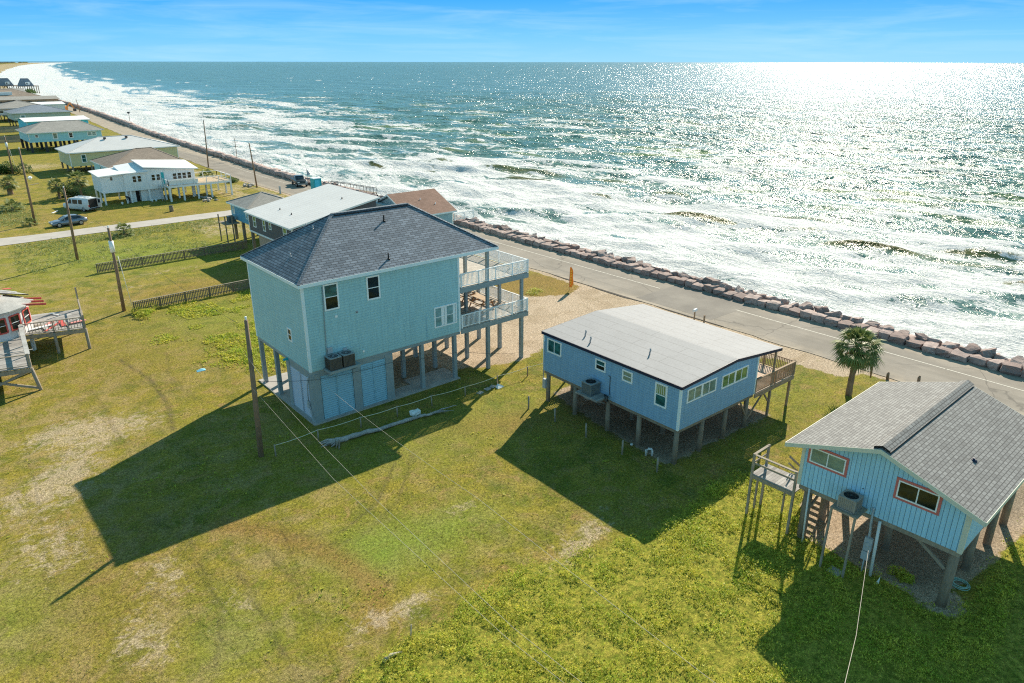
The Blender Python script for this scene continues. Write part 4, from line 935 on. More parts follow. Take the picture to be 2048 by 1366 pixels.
# platform and stair
pf = MB(); pf.box(.05, WC+.08, 2.50, 1.5, 9.75, 2.56); plat = pf.build('landing_floor', 'old_deck', Cc)
m = MB(); m.box(0, WC+.08, 2.3, .05, 9.8, 2.5).box(1.5, WC+.08, 2.3, 1.55, 9.8, 2.5).box(.05, 9.75, 2.3, 1.5, 9.8, 2.5); m.build('rim_beam', 'grey_wood', plat)
posts(Cc, [(.03, 9.72), (1.45, 9.72), (.03, 7.42)], 'grey_wood', 'landing_post', w=.11, z1=3.72)
posts(Cc, [(.75, 9.72), (1.45, 8.5)], 'grey_wood', 'landing_post', w=.09, z1=2.3)
m = MB()
m.bar((.03, 7.35, 3.68), (.03, 9.78, 3.68), .14, .045).bar((.03, 7.35, 3.2), (.03, 9.78, 3.2), .04, .1).bar((0, 9.72, 3.68), (1.5, 9.72, 3.68), .14, .045).bar((0, 9.72, 3.2), (1.5, 9.72, 3.2), .04, .1)
m.build('railing', 'grey_wood', Cc)
m = MB()
for i in range(11): m.box(1.5+i*.27, 7.45, 2.42-i*.215, 1.78+i*.27, 8.5, 2.46-i*.215)
m.bar((1.5, 7.43, 2.42), (4.6, 7.43, -.03), .05, .24).bar((1.5, 8.52, 2.42), (4.6, 8.52, -.03), .05, .24)
m.build('stair', 'grey_wood', Cc)
m = MB()
for y in (7.40, 8.56): m.bar((1.5, y, 3.5), (4.5, y, 1.05), .05, .1).bar((1.5, y, 3.1), (4.5, y, .65), .04, .08).bar((3.0, y, -.05+1.2), (3.0, y, 2.3), .09).bar((4.5, y, 0), (4.5, y, 1.1), .09)
m.build('handrail', 'grey_wood', Cc)
# conditioner on its stand
p = lc(Cc, -.58, 4.52)
st_ = thing('equipment_stand', 'spindly wooden stand under the beige conditioner beside the sky-blue wall', 'stand', (p[0], p[1], 0), R(1.2))
m = MB(); m.box(-.56, -.62, 3.32, .52, .62, 3.4); m.build('shelf', 'grey_wood', st_)
for (a, b) in ((-.5, .56), (-.45, -.5)): m = MB(); m.bar((a-.08, b, 0), (a, b, 3.32), .09); m.build('leg', 'grey_wood', st_)
ac_unit('beige ribbed air conditioner beside the sky-blue wall', (p[0]-.02, p[1], 3.402), R(1.2), .78, .80, .66, 'ac_beige')
p = lc(Cc, -.95, 4.45); pv = tag(MB().box(-.3, -.3, 0, .3, .3, .06).build('paving_slab', 'concrete', None, (p[0], p[1], .02), bevel=.01), 'square concrete slab at the foot of the conditioner stand', 'paving slab')
p = lc(Cc, 2.45, .2)
m = MB()
for k in range(7):
    r_ = .34+.04*math.sin(k*2.1); a0 = k*.9; m.tube([(p[0]+r_*math.cos(a)+.05*math.sin(k), p[1]+r_*math.sin(a)+.05*math.cos(k*2), .04+.035*k*.6+.05*math.sin(a+a0)) for a in [i*math.pi/12 for i in range(25)]], .016, 5, cap=False)
tag(m.build('garden_hose', 'hose_green'), 'coiled pale green hose on the gravel under the sky-blue house', 'hose')
p = lc(Cc, -.3, 2.7); m = MB(); m.poly([(p[0], p[1], .0), (p[0]+.2, p[1]+.1, .02), (p[0]+.08, p[1]+.02, .42), (p[0]-.08, p[1]+.12, .05)], [(0,1,2),(1,3,2),(3,0,2)]); tag(m.build('plastic_scrap', 'white_vinyl'), 'small white scrap standing in the weeds below the sky-blue house', 'litter')
# ================================================================== pink-and-white storm-damaged house at the left edge
P = thing('ruined_house', 'storm-damaged white house with red window frames and torn roof beside a raised wooden deck', 'house', (.35, 3.25, -1.05))
wl = [(3.4, 62.4), (4.15, 62.65), (5.15, 63.4), (5.95, 64.85), (5.9, 66.6), (4.9, 68.4), (2.5, 69.4), (0, 69.2), (-1.8, 67.4), (-2.4, 65), (-1.6, 62.9), (.4, 61.9)]
m = MB(); n = len(wl); m.poly([(x, y, 2.95) for x, y in wl]+[(x, y, 5.15) for x, y in wl], [tuple(reversed(range(n))), tuple(range(n, 2*n))]+[(i, (i+1) % n, (i+1) % n+n, i+n) for i in range(n)])
m.build('wall', 'pink_white', P)
def edge_win(par, a, b, f0, f1, z0, z1, fr, gl):
    a, b = Vector((*a, 0)), Vector((*b, 0)); d = (b-a).normalized(); L = (b-a).length; nrm = Vector((d.y, -d.x, 0)); Z = Vector((0, 0, 1))
    p = lambda f, z, o: a+d*(f*L)+Z*z+nrm*o
    m = MB(); w_ = .11
    for (q0, q1) in (((f0, z0), (f1, z0)), ((f0, z1), (f1, z1)), ((f0, z0), (f0, z1)), ((f1, z0), (f1, z1))): m.bar(p(*q0, .03), p(*q1, .03), w_, .07, up=nrm)
    o = m.build('window', fr, par)
    m = MB(); m.bar(p(f0, (z0+z1)/2, .02), p(f1, (z0+z1)/2, .02), .04, .03, up=nrm); m.build('sash', 'white_vinyl', o)
    m = MB(); m.quad(p(f0, z0, .012), p(f1, z0, .012), p(f1, z1, .012), p(f0, z1, .012)); m.build('pane', gl, o)
for (i, f0, f1) in ((0, .05, .8), (1, .15, .85), (2, .2, .85), (11, .2, .8), (3, .3, .8)): edge_win(P, wl[i], wl[(i+1) % n], f0, f1, 3.6, 4.75, 'red_trim', 'glass_dark')
m = MB()
for i in (0, 1, 2, 11): m.bar((*wl[i], 5.18), (*wl[(i+1) % n], 5.18), .12, .14)
m.build('eaves_trim', 'red_trim', P)
apex = (1.6, 65.8, 6.6); m = MB(); ex = [((x-1.6)*1.1+1.6, (y-65.8)*1.1+65.8) for x, y in wl]
for i in range(n):
    a, b = ex[i], ex[(i+1) % n]
    if i in (3, 8): continue
    m.poly([(*a, 5.2), (*b, 5.2), apex, (*a, 5.28), (*b, 5.28), (apex[0], apex[1], apex[2]+.06)], [(2,1,0),(3,4,5),(0,1,4,3)])
m.build('roof', 'torn_roof', P)
pr_ = random.Random(3)
for k in range(16):
    a = pr_.uniform(0, 6.28); r_ = pr_.uniform(.5, 4.0); x, y = 1.9+r_*math.cos(a), 65.6+r_*math.sin(a); z = 6.72-r_*.27+.05
    b = a+pr_.uniform(-.9, .9); L = pr_.uniform(.5, 1.4); m = MB(); m.bar((x, y, z), (x+L*math.cos(b), y+L*math.sin(b), z-.18*L+pr_.uniform(-.05, .12)), pr_.choice((.1, .3, .6)), .03)
    m.build('loose_board', pr_.choice(('red_trim', 'torn_roof', 'pink_paint', 'torn_roof')), P)
for k, y in enumerate((64.1, 65.1, 66.1)): m = MB(); m.bar((4.8, y-.3, 5.35), (7.0, y-.9, 5.15), .06, .16); m.build('rafter', 'red_trim', P)
for (x, y) in ((5.6, 64.7), (5.2, 67), (2.5, 63), (0, 63), (-1, 66), (2, 68)): m = MB(); m.tube([(x, y, -.1), (x, y, 2.95)], .16, 8); m.build('pile', 'white_paint', P)
K = thing('raised_deck', 'weathered grey L-shaped deck littered with boards around the storm-damaged house', 'deck', (.35, 3.25, -1.05))
ZD = 2.95
m = MB()
dp = [[(4.9, 63.2), (9.15, 61.9), (9.95, 67.6), (5.9, 68.6), (6.0, 65.0)], [(-3, 57.4), (4.3, 55.3), (4.95, 63.2), (3.4, 62.3), (.4, 61.8), (-3, 62.8)]]
for q in dp: k = len(q); m.poly([(x, y, ZD-.06) for x, y in q]+[(x, y, ZD) for x, y in q], [tuple(reversed(range(k))), tuple(range(k, 2*k))]+[(i, (i+1) % k, (i+1) % k+k, i+k) for i in range(k)])
dkf = m.build('deck_floor', 'old_deck', K)
m = MB()
for a, b in (((4.9, 63.2), (9.15, 61.9)), ((9.15, 61.9), (9.95, 67.6)), ((9.95, 67.6), (5.9, 68.6)), ((-3, 57.4), (4.3, 55.3)), ((4.3, 55.3), (4.95, 63.2))): m.bar((*a, ZD-.25), (*b, ZD-.25), .08, .3)
m.build('rim_beam', 'grey_wood', dkf)
for (x, y) in ((9.15, 62), (9.9, 67.5), (7, 62.6), (7.4, 68.1), (4.3, 55.4), (4.6, 59.5), (.5, 56.4), (.8, 60.5), (4.9, 63.1)): m = MB(); m.tube([(x+(.4 if x == 4.3 else 0), y, -.1), (x, y, ZD-.1)], .12, 8); m.build('pile', 'grey_wood', K)
m = MB(); m.bar((9.9, 67.6, ZD), (9.9, 67.6, ZD+2.0), .12); m.bar((9.15, 61.95, ZD), (9.15, 61.95, ZD+1.1), .12); m.build('tall_post', 'grey_wood', K)
m = MB(); m.bar((4.3, 55.4, 2.7), (.6, 56.5, 1.2), .1, .16).bar((4.5, 55.4, 1.2), (.6, 56.5, 2.6), .1, .16); m.build('cross_brace', 'grey_wood', K)
railing(K, (4.95, 63.1), (9.1, 61.95), ZD, .95, 2.0, .22, 'grey_wood', .04, .12, .1)
railing(K, (9.15, 62), (9.9, 67.5), ZD, .95, 2.7, 0, 'grey_wood', .04, .1, .1)
railing(K, (4.3, 55.45), (4.92, 63.0), ZD, .95, 2.6, 0, 'torn_roof', .04, .3, .12)
railing(K, (-3, 57.5), (4.25, 55.45), ZD, .95, 2.4, 0, 'grey_wood', .04, .12, .12)
gb = 'boards strewn over the grey deck'
for k in range(20):
    reg = k % 2; x, y = (pr_.uniform(5.9, 9.2), pr_.uniform(63, 67.4)) if reg else (pr_.uniform(0, 4), pr_.uniform(57.2, 61.5))
    a = pr_.uniform(0, 3.14); L = pr_.uniform(.5, 1.1); c_ = ('pink_paint', 'torn_roof', 'grey_wood', 'red_trim', 'white_paint')[k % 5]
    L2 = L if 1 < x < 8 else L*.6
    lb = {'pink_paint': 'pink board lying loose on the weathered deck', 'torn_roof': 'grey board lying loose on the weathered deck', 'grey_wood': 'brown-grey board lying loose on the weathered deck', 'red_trim': 'red board lying loose on the weathered deck', 'white_paint': 'white board lying loose on the weathered deck'}[c_]
    m = MB(); m.bar((-L2*math.cos(a), -L2*math.sin(a), .03), (L2*math.cos(a), L2*math.sin(a), .05), pr_.choice((.1, .16, .35)), .04)
    tag(m.build('loose_board', c_, None, (x+.35, y+3.25, ZD-1.04+.003*k)), lb, 'board', gb+' '+c_.replace('_', ' '))

# ================================================================== generic raised house for the row along the coast
def house(label, x0, y0, x1, y1, zf, zt, wallm, roofm, roof='hip', rise=2.0, oh=.45, fas='white_paint', wins=(), piles=True, pilem='pile_wood', ridge=None, door=None, pr=.16, rows=2):
    H = thing('beach_house', label, 'house', (x0, y0, 0)); L, Wd = x1-x0, y1-y0
    m = MB()
    if roof == 'gable': # ridge along x
        pr_ = [(0, zf), (Wd, zf), (Wd, zt), (Wd/2, zt+rise*(Wd/2)/(Wd/2+oh)-.1), (0, zt)]
        m.poly([(0, y, z) for y, z in pr_]+[(L, y, z) for y, z in pr_], [(4,3,2,1,0), (5,6,7,8,9)]+[(i, (i+1) % 5, (i+1) % 5+5, i+5) for i in range(5)])
    elif roof == 'shedx':
        m.poly([(0, 0, zf), (L, 0, zf), (L, Wd, zf), (0, Wd, zf), (0, 0, zt), (L, 0, zt+rise), (L, Wd, zt+rise), (0, Wd, zt)], [(0,3,2,1),(4,5,6,7),(0,1,5,4),(1,2,6,5),(2,3,7,6),(3,0,4,7)])
    else: m.box(0, 0, zf, L, Wd, zt)
    m.build('wall', wallm, H)
    for (x, y) in ((0, 0), (0, Wd), (L, 0)):
        m = MB(); m.box(x-.03 if x == 0 else x-.12, y-.03 if y == 0 else y-.12, zf, x+.12 if x == 0 else x+.03, y+.12 if y == 0 else y+.03, zt-.03); m.build('corner_trim', fas, H)
    if roof == 'hip': hip_roof(H, -oh, -oh, L+oh, Wd+oh, zt+.15, rise, roofm, .2, fas, ridge=ridge)
    elif roof == 'gable': slab_roof(H, [[(x, -oh, zt+.05), (x, Wd/2, zt+.05+rise), (x, Wd+oh, zt+.05)] for x in (-oh, L+oh)], .18, roofm, fas)
    elif roof == 'shedx': slab_roof(H, [[(x, -oh, zt+.12+rise*x/L), (x, Wd+oh, zt+.12+rise*x/L)] for x in (-oh, L/2, L+oh)], .18, roofm, fas)
    elif roof == 'flat': slab_roof(H, [[(x, -oh, zt+.1), (x, Wd/2, zt+.1+rise), (x, Wd+oh, zt+.1)] for x in (-oh, L+oh)], .16, roofm, fas)
    for q in wins: window(H, ('y', -1, 0.) if q[0] == 'f' else ('x', -1, 0.), *q[1:5], *(q[5:]))
    if piles and zf > .8:
        nx = max(2, int(L/3.2)); ny = rows+1
        for i in range(nx+1):
            for j in range(ny):
                m = MB(); x, y = .2+(L-.4)*i/nx, .2+(Wd-.4)*j/(ny-1); m.box(x-pr, y-pr, -.1, x+pr, y+pr, zf); m.build('pile', pilem, H)
    return H
# grey house with wide pale roof
GH = house('dark grey shingled house under a wide white roof, left of the tall teal house', 32.5, 75.3, 43.3, 87.6, 3.05, 5.25, 'grey_siding', 'metal_roof', 'shedx', 2.05, .35, 'white_paint',
      [('s', y0-75.3, y1-75.3, z0, z1, 'hung', 'white_vinyl', 'glass_lime', .1, None, 'glass_teal') for y0, y1, z0, z1 in ((85.3, 86.2, 3.65, 5.05), (82.5, 83.3, 3.62, 5.02), (80.8, 81.5, 4.1, 5.0), (76.6, 77.6, 3.7, 5.02))])
for (x, y) in ((2.4, 8.2), (2.2, 4.6), (8.5, 4)): vent_pipe(GH, x, y, 5.37+2.05*x/10.8, .2, .06, 'dark_metal')
m = MB(); m.box(-.03, -.03, 2.85, 0, 12.3, 3.05); m.box(-.03, -.03, 2.85, 10.8, 0, 3.05); m.build('skirt_board', 'white_paint', GH)
m = MB(); m.box(.3, .4, 0, 10, 10.5, 2.85); m.build('lower_wall', 'tan_wall', GH)
window(GH, ('x', -1, .3), 5.5, 7.2, 1.3, 2.3, 'slider', 'dark_metal', 'glass_dark')
BS = house('small blue raised house with grey hip roof next to the grey house', 33.9, 90.9, 40.2, 97.2, 2.8, 4.85, 'mid_blue_siding', 'warm_grey_shingle', 'hip', 1.35, .4, 'pale_blue_trim',
      [('s', 5.0, 5.75, 3.5, 4.65, 'hung', 'white_vinyl', 'glass_pale', .1), ('s', .75, 1.3, 3.45, 4.55, 'hung', 'white_vinyl', 'glass_pale', .1)])
m = MB(); m.box(-2.0, 3.6, 2.5, -.02, 6.2, 2.6); m.build('landing_floor', 'grey_wood', BS)
posts(BS, [(-1.9, 3.7), (-1.9, 6.1), (-1.0, 3.7)], 'pile_wood', 'landing_post', w=.13, z1=3.6)
ac_unit('grey-blue conditioner on the landing of the small blue house', (33.1, 95.6, 2.602), 0, .8, .8, .85, 'ac_grey')
BR = house('pale blue gabled house with reddish-brown roof seen over the slate hip roof', 46, 72.2, 52.2, 81, 1.2, 5.2, 'pale_blue_siding', 'red_shingle', 'gable', 2.1, .4, 'pale_blue_trim')
for (x, y) in ((3.2, 2.6), (4.6, 1.4)): vent_pipe(BR, x, y, 5.3+2.1*y/4.8, .3, .05, 'white_vinyl')
m = MB(); m.box(-.9, 2.5, 5.2, -.05, 9.3, 6.1); m.build('parapet', 'pale_blue_siding', BR)
m = MB(); m.tube([(-.5, 6.3, 6.1), (-.5, 6.3, 6.6)], .05, 8); m.tube([(-.9, 6.3, 6.6), (-.5, 6.3, 6.75), (-.45, 6.3, 6.75)], [.02, .35, .3], 12); m.build('dish', 'dark_metal', BR)
railing(BR, (6.3, -.2), (9.3, -.2), 4.0, .9, 1.5, .14)
# white house with the big deck
WHs = thing('beach_house', 'white boarded house with stepped white roofs and a turquoise door panel', 'house', (26.5, 134.8, 0))
m = MB(); m.box(0, 0, 1.95, 3.45, 6.2, 4.72); m.build('wing_wall', 'white_wall', WHs)
m = MB(); m.poly([(3.45, -.35, 1.98), (14.9, -.35, 1.98), (14.9, 5.8, 1.98), (3.45, 5.8, 1.98), (3.45, -.35, 4.7), (14.9, -.35, 4.75), (14.9, 5.8, 5.3), (3.45, 5.8, 5.6), (7.2, -.35, 5.4), (7.2, 5.8, 6.0)], [(0,3,2,1),(0,1,5,8,4),(1,2,6,5),(2,3,7,9,6),(3,0,4,7),(4,8,9,7),(8,5,6,9)]); m.build('wall', 'white_wall', WHs)
slab_roof(WHs, [[(-.35, -.3, 4.75), (-.35, 6.5, 5.0)], [(3.4, -.45, 4.95), (3.4, 6.5, 5.25)], [(7.2, -.7, 5.0), (7.2, 6.2, 5.4)]], .14, 'white_roof', 'white_paint', 'low_roof')
slab_roof(WHs, [[(6.6, -.7, 5.75), (6.6, 6.2, 6.35)], [(15.5, -.7, 4.85), (15.5, 6.2, 5.65)]], .16, 'white_roof', 'white_paint')
m = MB(); m.poly([(5.3, .0, 5.07), (6.55, .0, 5.08), (6.55, 5.6, 5.42), (5.3, 5.6, 5.4)], [(0,1,2,3)]); m.build('roof_strip', 'mid_blue_siding', WHs)
Ww = ('y', -1, -.35)
window(WHs, ('y', -1, 0.), 1.35, 1.85, 3.9, 4.55, 'hung', gl='glass_dark', tw=.06)
for a in (4.7, 5.5, 7.7, 8.5): window(WHs, Ww, a, a+.62, 3.35, 4.4, 'hung', gl='glass_dark', tw=.05)
for a in (11.15, 11.95, 12.75, 13.6): window(WHs, Ww, a, a+.68, 3.25, 4.3, 'hung', gl='glass_dark', tw=.05)
m = MB(); m.box(9.3, -.42, 2.2, 9.75, -.35, 4.6); m.build('door', 'turquoise', WHs)
m = MB(); m.box(9.5, -.46, 1.9, 9.6, -.421, 3.3); m.build('handrail', 'turquoise', WHs)
m = MB(); m.box(4.0, .4, 0, 5.0, 3.5, 1.95).box(5.8, .4, 0, 9.4, 3.5, 1.95); m.box(5.0, 1.2, 0, 5.8, 3.5, 1.95); m.build('storeroom', 'white_wall', WHs)
m = MB(); m.box(5.05, 1.17, 0, 5.75, 1.199, 1.9); m.build('doorway', 'black', WHs)
posts(WHs, [(.15, .1), (.15, 3.0), (.15, 6), (3.4, -.2), (4.1, -.2), (7.0, -.2), (3.4, 5), (7, 5), (10, 5), (12, 5), (14.5, 5), (14.5, -.2), (10.2, -.2)], 'white_paint', 'pile', w=.24, z1=2)
m = MB(); m.box(9.4, -3.4, 2.55, 20.0, -.4, 2.65).box(14.95, -.4, 2.55, 20.0, 3.5, 2.65); fl = m.build('deck_floor', 'sun_deck', WHs)
m = MB(); m.box(9.4, -3.46, 2.3, 20.05, -3.4, 2.62).box(20.0, -3.4, 2.3, 20.06, 3.5, 2.62).box(9.34, -3.46, 2.3, 9.4, -.4, 2.62); m.build('rim_beam', 'white_paint', fl)
for a, b in (((9.4, -3.4), (20.0, -3.4)), ((20.0, -3.35), (20.0, 3.5)), ((15.0, 3.5), (20, 3.5)), ((9.4, -3.4), (9.4, -.5))): railing(WHs, a, b, 2.65, .95, 2.2, 0, 'white_paint', .04, .12, .1)
m = MB(); m.box(9.5, -3.3, 2.66, 14.4, -3.25, 3.45); m.build('rail_panel', 'white_wall', WHs)
posts(WHs, [(x, y) for y in (-3.35, -.6, 3.4) for x in (9.5, 11.7, 14.1, 16.4, 19.9) if not (x < 15 and y > 0)], 'white_paint', 'deck_post', w=.26, z1=2.3)
hs = [
 house('brown hip-roofed house behind the white boarded house', 30.9, 146.6, 43.6, 160, 1.9, 4.45, 'aqua_siding', 'brown_shingle', 'hip', 2.35, .5, 'pale_blue_trim', [('s', y, y+.7, 2.6, 4.0, 'hung', 'white_vinyl', 'glass_dark', .08) for y in (1.5, 3.6, 5.7, 8)], ridge=(6.2, 9.0)),
 house('yellow house with pale grey hip roof', 30.2, 178.5, 52.0, 190, 1.5, 4.25, 'yellow_siding', 'metal_roof', 'hip', 2.4, .5, 'white_paint', [('f', 2.1, 3.1, 2.2, 3.9, 'hung', 'white_vinyl', 'glass_teal', .14)], ridge=(7.4, 13.8)),
 house('long aqua house with grey hip roof on dark piles', 30.3, 228.0, 47.4, 243, 2.57, 4.85, 'aqua_siding', 'warm_grey_shingle', 'hip', 2.2, .6, 'white_paint', [('f', 1.4, 2.2, 3.7, 4.5, 'hung', 'white_vinyl', 'glass_dark', .12), ('f', 5.4, 6.6, 3.1, 4.75, 'hung', 'white_vinyl', 'glass_blind', .2), ('f', 9.1, 10.2, 3.2, 4.65, 'hung', 'white_vinyl', 'glass_dark', .2), ('f', 13.6, 15.8, 3.5, 4.55, 'twin', 'white_vinyl', 'glass_pale', .15)], ridge=(5.0, 13.5), pilem='dark_metal', pr=.28),
 house('bright turquoise house under a white roof', 36.9, 275, 54, 292, .3, 4.7, 'bright_aqua_wall', 'white_roof', 'flat', .7, .6, 'white_paint', [('f', 3, 4.4, 4.1, 4.5, 'hung', 'white_vinyl', 'glass_dark', .08), ('f', 6, 7.4, 4.1, 4.5, 'hung', 'white_vinyl', 'glass_dark', .08)], piles=False),
 house('sage green house with slate-blue hip roof', 39.2, 318, 57, 333, 2.6, 4.9, 'sage_siding', 'blue_grey_shingle', 'hip', 2.3, .8, 'sage_siding', [('f', 2.0, 3.6, 3.1, 4.5, 'hung', 'white_vinyl', 'glass_teal', .3)], pilem='dark_metal'),
 house('lilac-white house with mauve-grey roof', 37.6, 352, 56, 372, 2.6, 5.0, 'lilac_wall', 'warm_grey_shingle', 'hip', 2.6, .8, 'lilac_wall', [('f', 1.4, 3, 3.2, 4.6, 'hung', 'white_vinyl', 'glass_dark', .2)], pilem='dark_metal'),
 house('white house with pale aqua roof behind the slate-roofed one', 52, 388, 68, 402, 1.5, 4.4, 'white_wall', 'white_roof', 'flat', .8, .5, 'aqua_siding', piles=False),
 house('tan flat-roofed house with dark blue windows', 44, 424, 72, 440, 0, 5.2, 'tan_wall', 'warm_grey_shingle', 'flat', 1.2, .8, 'tan_wall', [('f', a, a+4, 3.0, 4.5, 'slider', 'dark_metal', 'glass_teal', .2) for a in (1, 7, 13, 19)], piles=False),
 house('low brown house with a white dormer on a blue-grey roof', 46, 478, 74, 500, 1.5, 4.4, 'tan_wall', 'brown_shingle', 'hip', 3.6, .8, 'tan_wall', pilem='dark_metal'),
 house('sand-coloured house with grey gable roof near the triangular houses', 44, 545, 76, 566, 1.5, 4.4, 'lilac_wall', 'warm_grey_shingle', 'gable', 2.2, .8, 'white_paint', pilem='white_paint'),
]
m = MB(); m.box(8, 2.4, 5.2, 15, 5.2, 7.0); m.build('dormer', 'white_wall', hs[8])
m = MB(); m.poly([(2.0, 0, 5.1), (7.6, 0, 5.2), (7.8, 6, 7.0), (6.5, 5.2, 6.8)], [(0,1,2,3)]); m.build('solar_sheet', 'blue_grey_shingle', hs[8])
for (x, y) in ((8.2, 4.4), (12.6, 4.4)): m = MB(); m.box(x-.25, y-.2, 6.4, x+.25, y+.2, 6.75); m.build('roof_vent', 'black', hs[1])
def aframe(label, x, y, s=1.):
    t = thing('a_frame_house', label, 'house', (x, y, 0), 0, None); h0, h1, wd, L = 4.4*s, 9.8*s, 5.0*s, 9*s
    m = MB()
    m.poly([(-wd, 0, h0), (wd, 0, h0), (2.2*s, 1.6, h1), (-2.2*s, 1.6, h1), (-wd, L, h0), (wd, L, h0), (2.2*s, L-1.6, h1), (-2.2*s, L-1.6, h1)], [(0,1,2,3),(1,5,6,2),(5,4,7,6),(4,0,3,7),(3,2,6,7),(1,0,4,5)])
    r = m.build('roof', 'blue_grey_shingle', t)
    m = MB(); m.box(-.5*s, -.2, h0+.8, 2.4*s, 1.2, h0+2.8); m.build('dormer', 'white_wall', t)
    m = MB(); m.box(0, -.26, h0+1.2, .9*s, -.2, h0+2.2); m.build('window', 'glass_dark', t)
    m = MB(); m.box(-wd, -1.5, h0-.5, wd+3*s, L+1, h0-.02); m.build('deck_floor', 'brown_shingle', t)
    for i in range(5):
        for j in (0, L): m = MB(); m.tube([(-wd+.5+i*3*s, j, -2), (-wd+.5+i*3*s, j, h0-.5)], .3, 6); m.build('pile', 'pile_wood', t)
    return t
aframe('blue-roofed triangular house on stilts standing closest to the surf', 99, 695)
aframe('blue-roofed triangular house on stilts, between the other two', 88, 712)
aframe('blue-roofed triangular house on stilts, farthest from the surf', 76, 728)
# small settlement on the far beach
fr = random.Random(8)
for k in range(26):
    y = 1500*math.exp(k*.055)+fr.uniform(-40, 40); x = float(shore(y))-fr.uniform(90, 170)-y*.01; s = fr.uniform(12, 20)
    t = thing('far_house', 'tiny pale beach house in the row along the distant shore', 'house', (x, y, 0), fr.uniform(-.3, .3), 'houses along the distant shore')
    m = MB(); m.box(-s/2, -s/3, 0, s/2, s/3, 7); m.build('wall', fr.choice(('white_wall', 'sage_siding', 'lilac_wall', 'tan_wall')), t)
    m = MB(); m.poly([(-s/2-1, -s/3-1, 7), (s/2+1, -s/3-1, 7), (s/2+1, s/3+1, 7), (-s/2-1, s/3+1, 7), (-s/5, 0, 11), (s/5, 0, 11)], [(0,1,5,4),(1,2,5),(2,3,4,5),(3,0,4),(3,2,1,0)]); m.build('roof', fr.choice(('warm_grey_shingle', 'brown_shingle', 'blue_grey_shingle')), t)
mt('far_scrub_green', plain, (.06, .075, .045), .95, .3, .01)
m = MB()
for k in range(140):
    y = 1700*math.exp(k*.0145); x = float(shore(y))-fr.uniform(150, 420)-y*.02; s = fr.uniform(18, 60); h = fr.uniform(5, 11)
    m.poly([(x-s, y-s, 0), (x+s, y-s, 0), (x+s, y+s, 0), (x-s, y+s, 0), (x-s*.6, y-s*.5, h), (x+s*.5, y-s*.6, h*.8), (x+s*.6, y+s*.5, h), (x-s*.4, y+s*.6, h*.9)], [(0,1,5,4),(1,2,6,5),(2,3,7,6),(3,0,4,7),(4,5,6,7)])
tag(m.build('far_scrub', 'far_scrub_green'), 'low dark band of scrub behind the distant beach', 'scrub', kind='stuff')

# ================================================================== fences
def picket(label, P0, P1, h, mat='fence_wood', pw=.09, gap=.16, n_post=2.4):
    t = thing('picket_fence', label, 'fence', (0, 0, 0)); a, b = Vector((*P0, 0)), Vector((*P1, 0)); d = (b-a).normalized(); L = (b-a).length; nrm = Vector((-d.y, d.x, 0)); Z = Vector((0, 0, 1))
    m = MB(); k = int(L/gap); rr_ = random.Random(5)
    for i in range(k+1):
        q = a+d*(L*i/k)-nrm*.03; m.bar(q+Z*.05, q+Z*(h+rr_.uniform(-.015, .015)), .022, pw, up=d)
    m.build('pickets', mat, t)
    m = MB(); m.bar(a+Z*(h+.02), b+Z*(h+.02), .14, .035); m.bar(a+Z*.25+nrm*.02, b+Z*.25+nrm*.02, .04, .09); m.bar(a+Z*(h-.2)+nrm*.02, b+Z*(h-.2)+nrm*.02, .04, .09); m.build('rail', 'grey_wood', t)
    for i in range(int(L/n_post)+1): q = a+d*min(L, i*n_post)+nrm*.08; m = MB(); m.bar(q-Z*.1, q+Z*h, .1); m.build('post', mat, t)
    return t
picket('brown picket fence nearer the tall teal house, starting beside the power pole', (15.0, 72.9), (29.8, 73.4), 1.02)
picket('brown picket fence farther back, behind the leaning white-wrapped pole', (15.6, 90.3), (32.9, 90.5), 1.05)
for (x0, y0, x1, y1, lb) in ((14, 262, 34, 262, 'dark grey board fence beside the turquoise house'), (16, 300, 38, 300, 'dark board fence beyond the turquoise house')): picket(lb, (x0, y0), (x1, y1), 1.8, 'grey_wood', .2, .24, 5)

# ================================================================== poles and wires
def pole(label, x, y, h, lean=(0, 0), r=.15, extra=None):
    t = thing('utility_pole', label, 'utility pole', (x, y, 0)); top = Vector((lean[0], lean[1], h))
    m = MB(); m.tube([(0, 0, -.2), top*.5+Vector((.02, -.02, 0)), top], [r*1.15, r, r*.72], 12); m.build('shaft', 'pole_wood', t)
    m = MB(); m.tube([top+Vector((0, 0, -.02)), top+Vector((0, 0, .14))], [.05, .07], 8); m.tube([top+Vector((0, 0, .14)), top+Vector((0, 0, .22))], [.09, .04], 8); m.build('insulator', 'white_vinyl', t)
    for zz in (.55, .66): q = top*zz; m = MB(); m.bar(q+Vector((-.05, -.12, 0)), q+Vector((.05, .28, 0)), .05); m.tube([q+Vector((.05, .28, -.04)), q+Vector((.05, .28, .08))], .04, 6); m.build('bracket', 'dark_metal', t)
    if extra: extra(t, top)
    return t
pole('brown wooden utility pole at the left corner of the tall teal house', 13.3, 38.98, 8.75, (.22, -.08))
def wrap(t, top):
    m = MB(); q0, q1 = top*.72, top*.85; m.tube([q0, q1], [.22, .21], 12); m.build('wrap', 'white_vinyl', t)
    m = MB(); m.tube([q0+Vector((.32, -.1, -.4)), Vector((.75, -.3, 0))], .025, 6); m.build('guy_guard', 'pvc', t)
pole('leaning utility pole with a white wrapped band near the picket fences', 14.28, 73.98, 8.05, (.1, 0), extra=wrap)
pole('utility pole across the street from the silver car', 15.11, 98.28, 8.6, (.22, -.03))
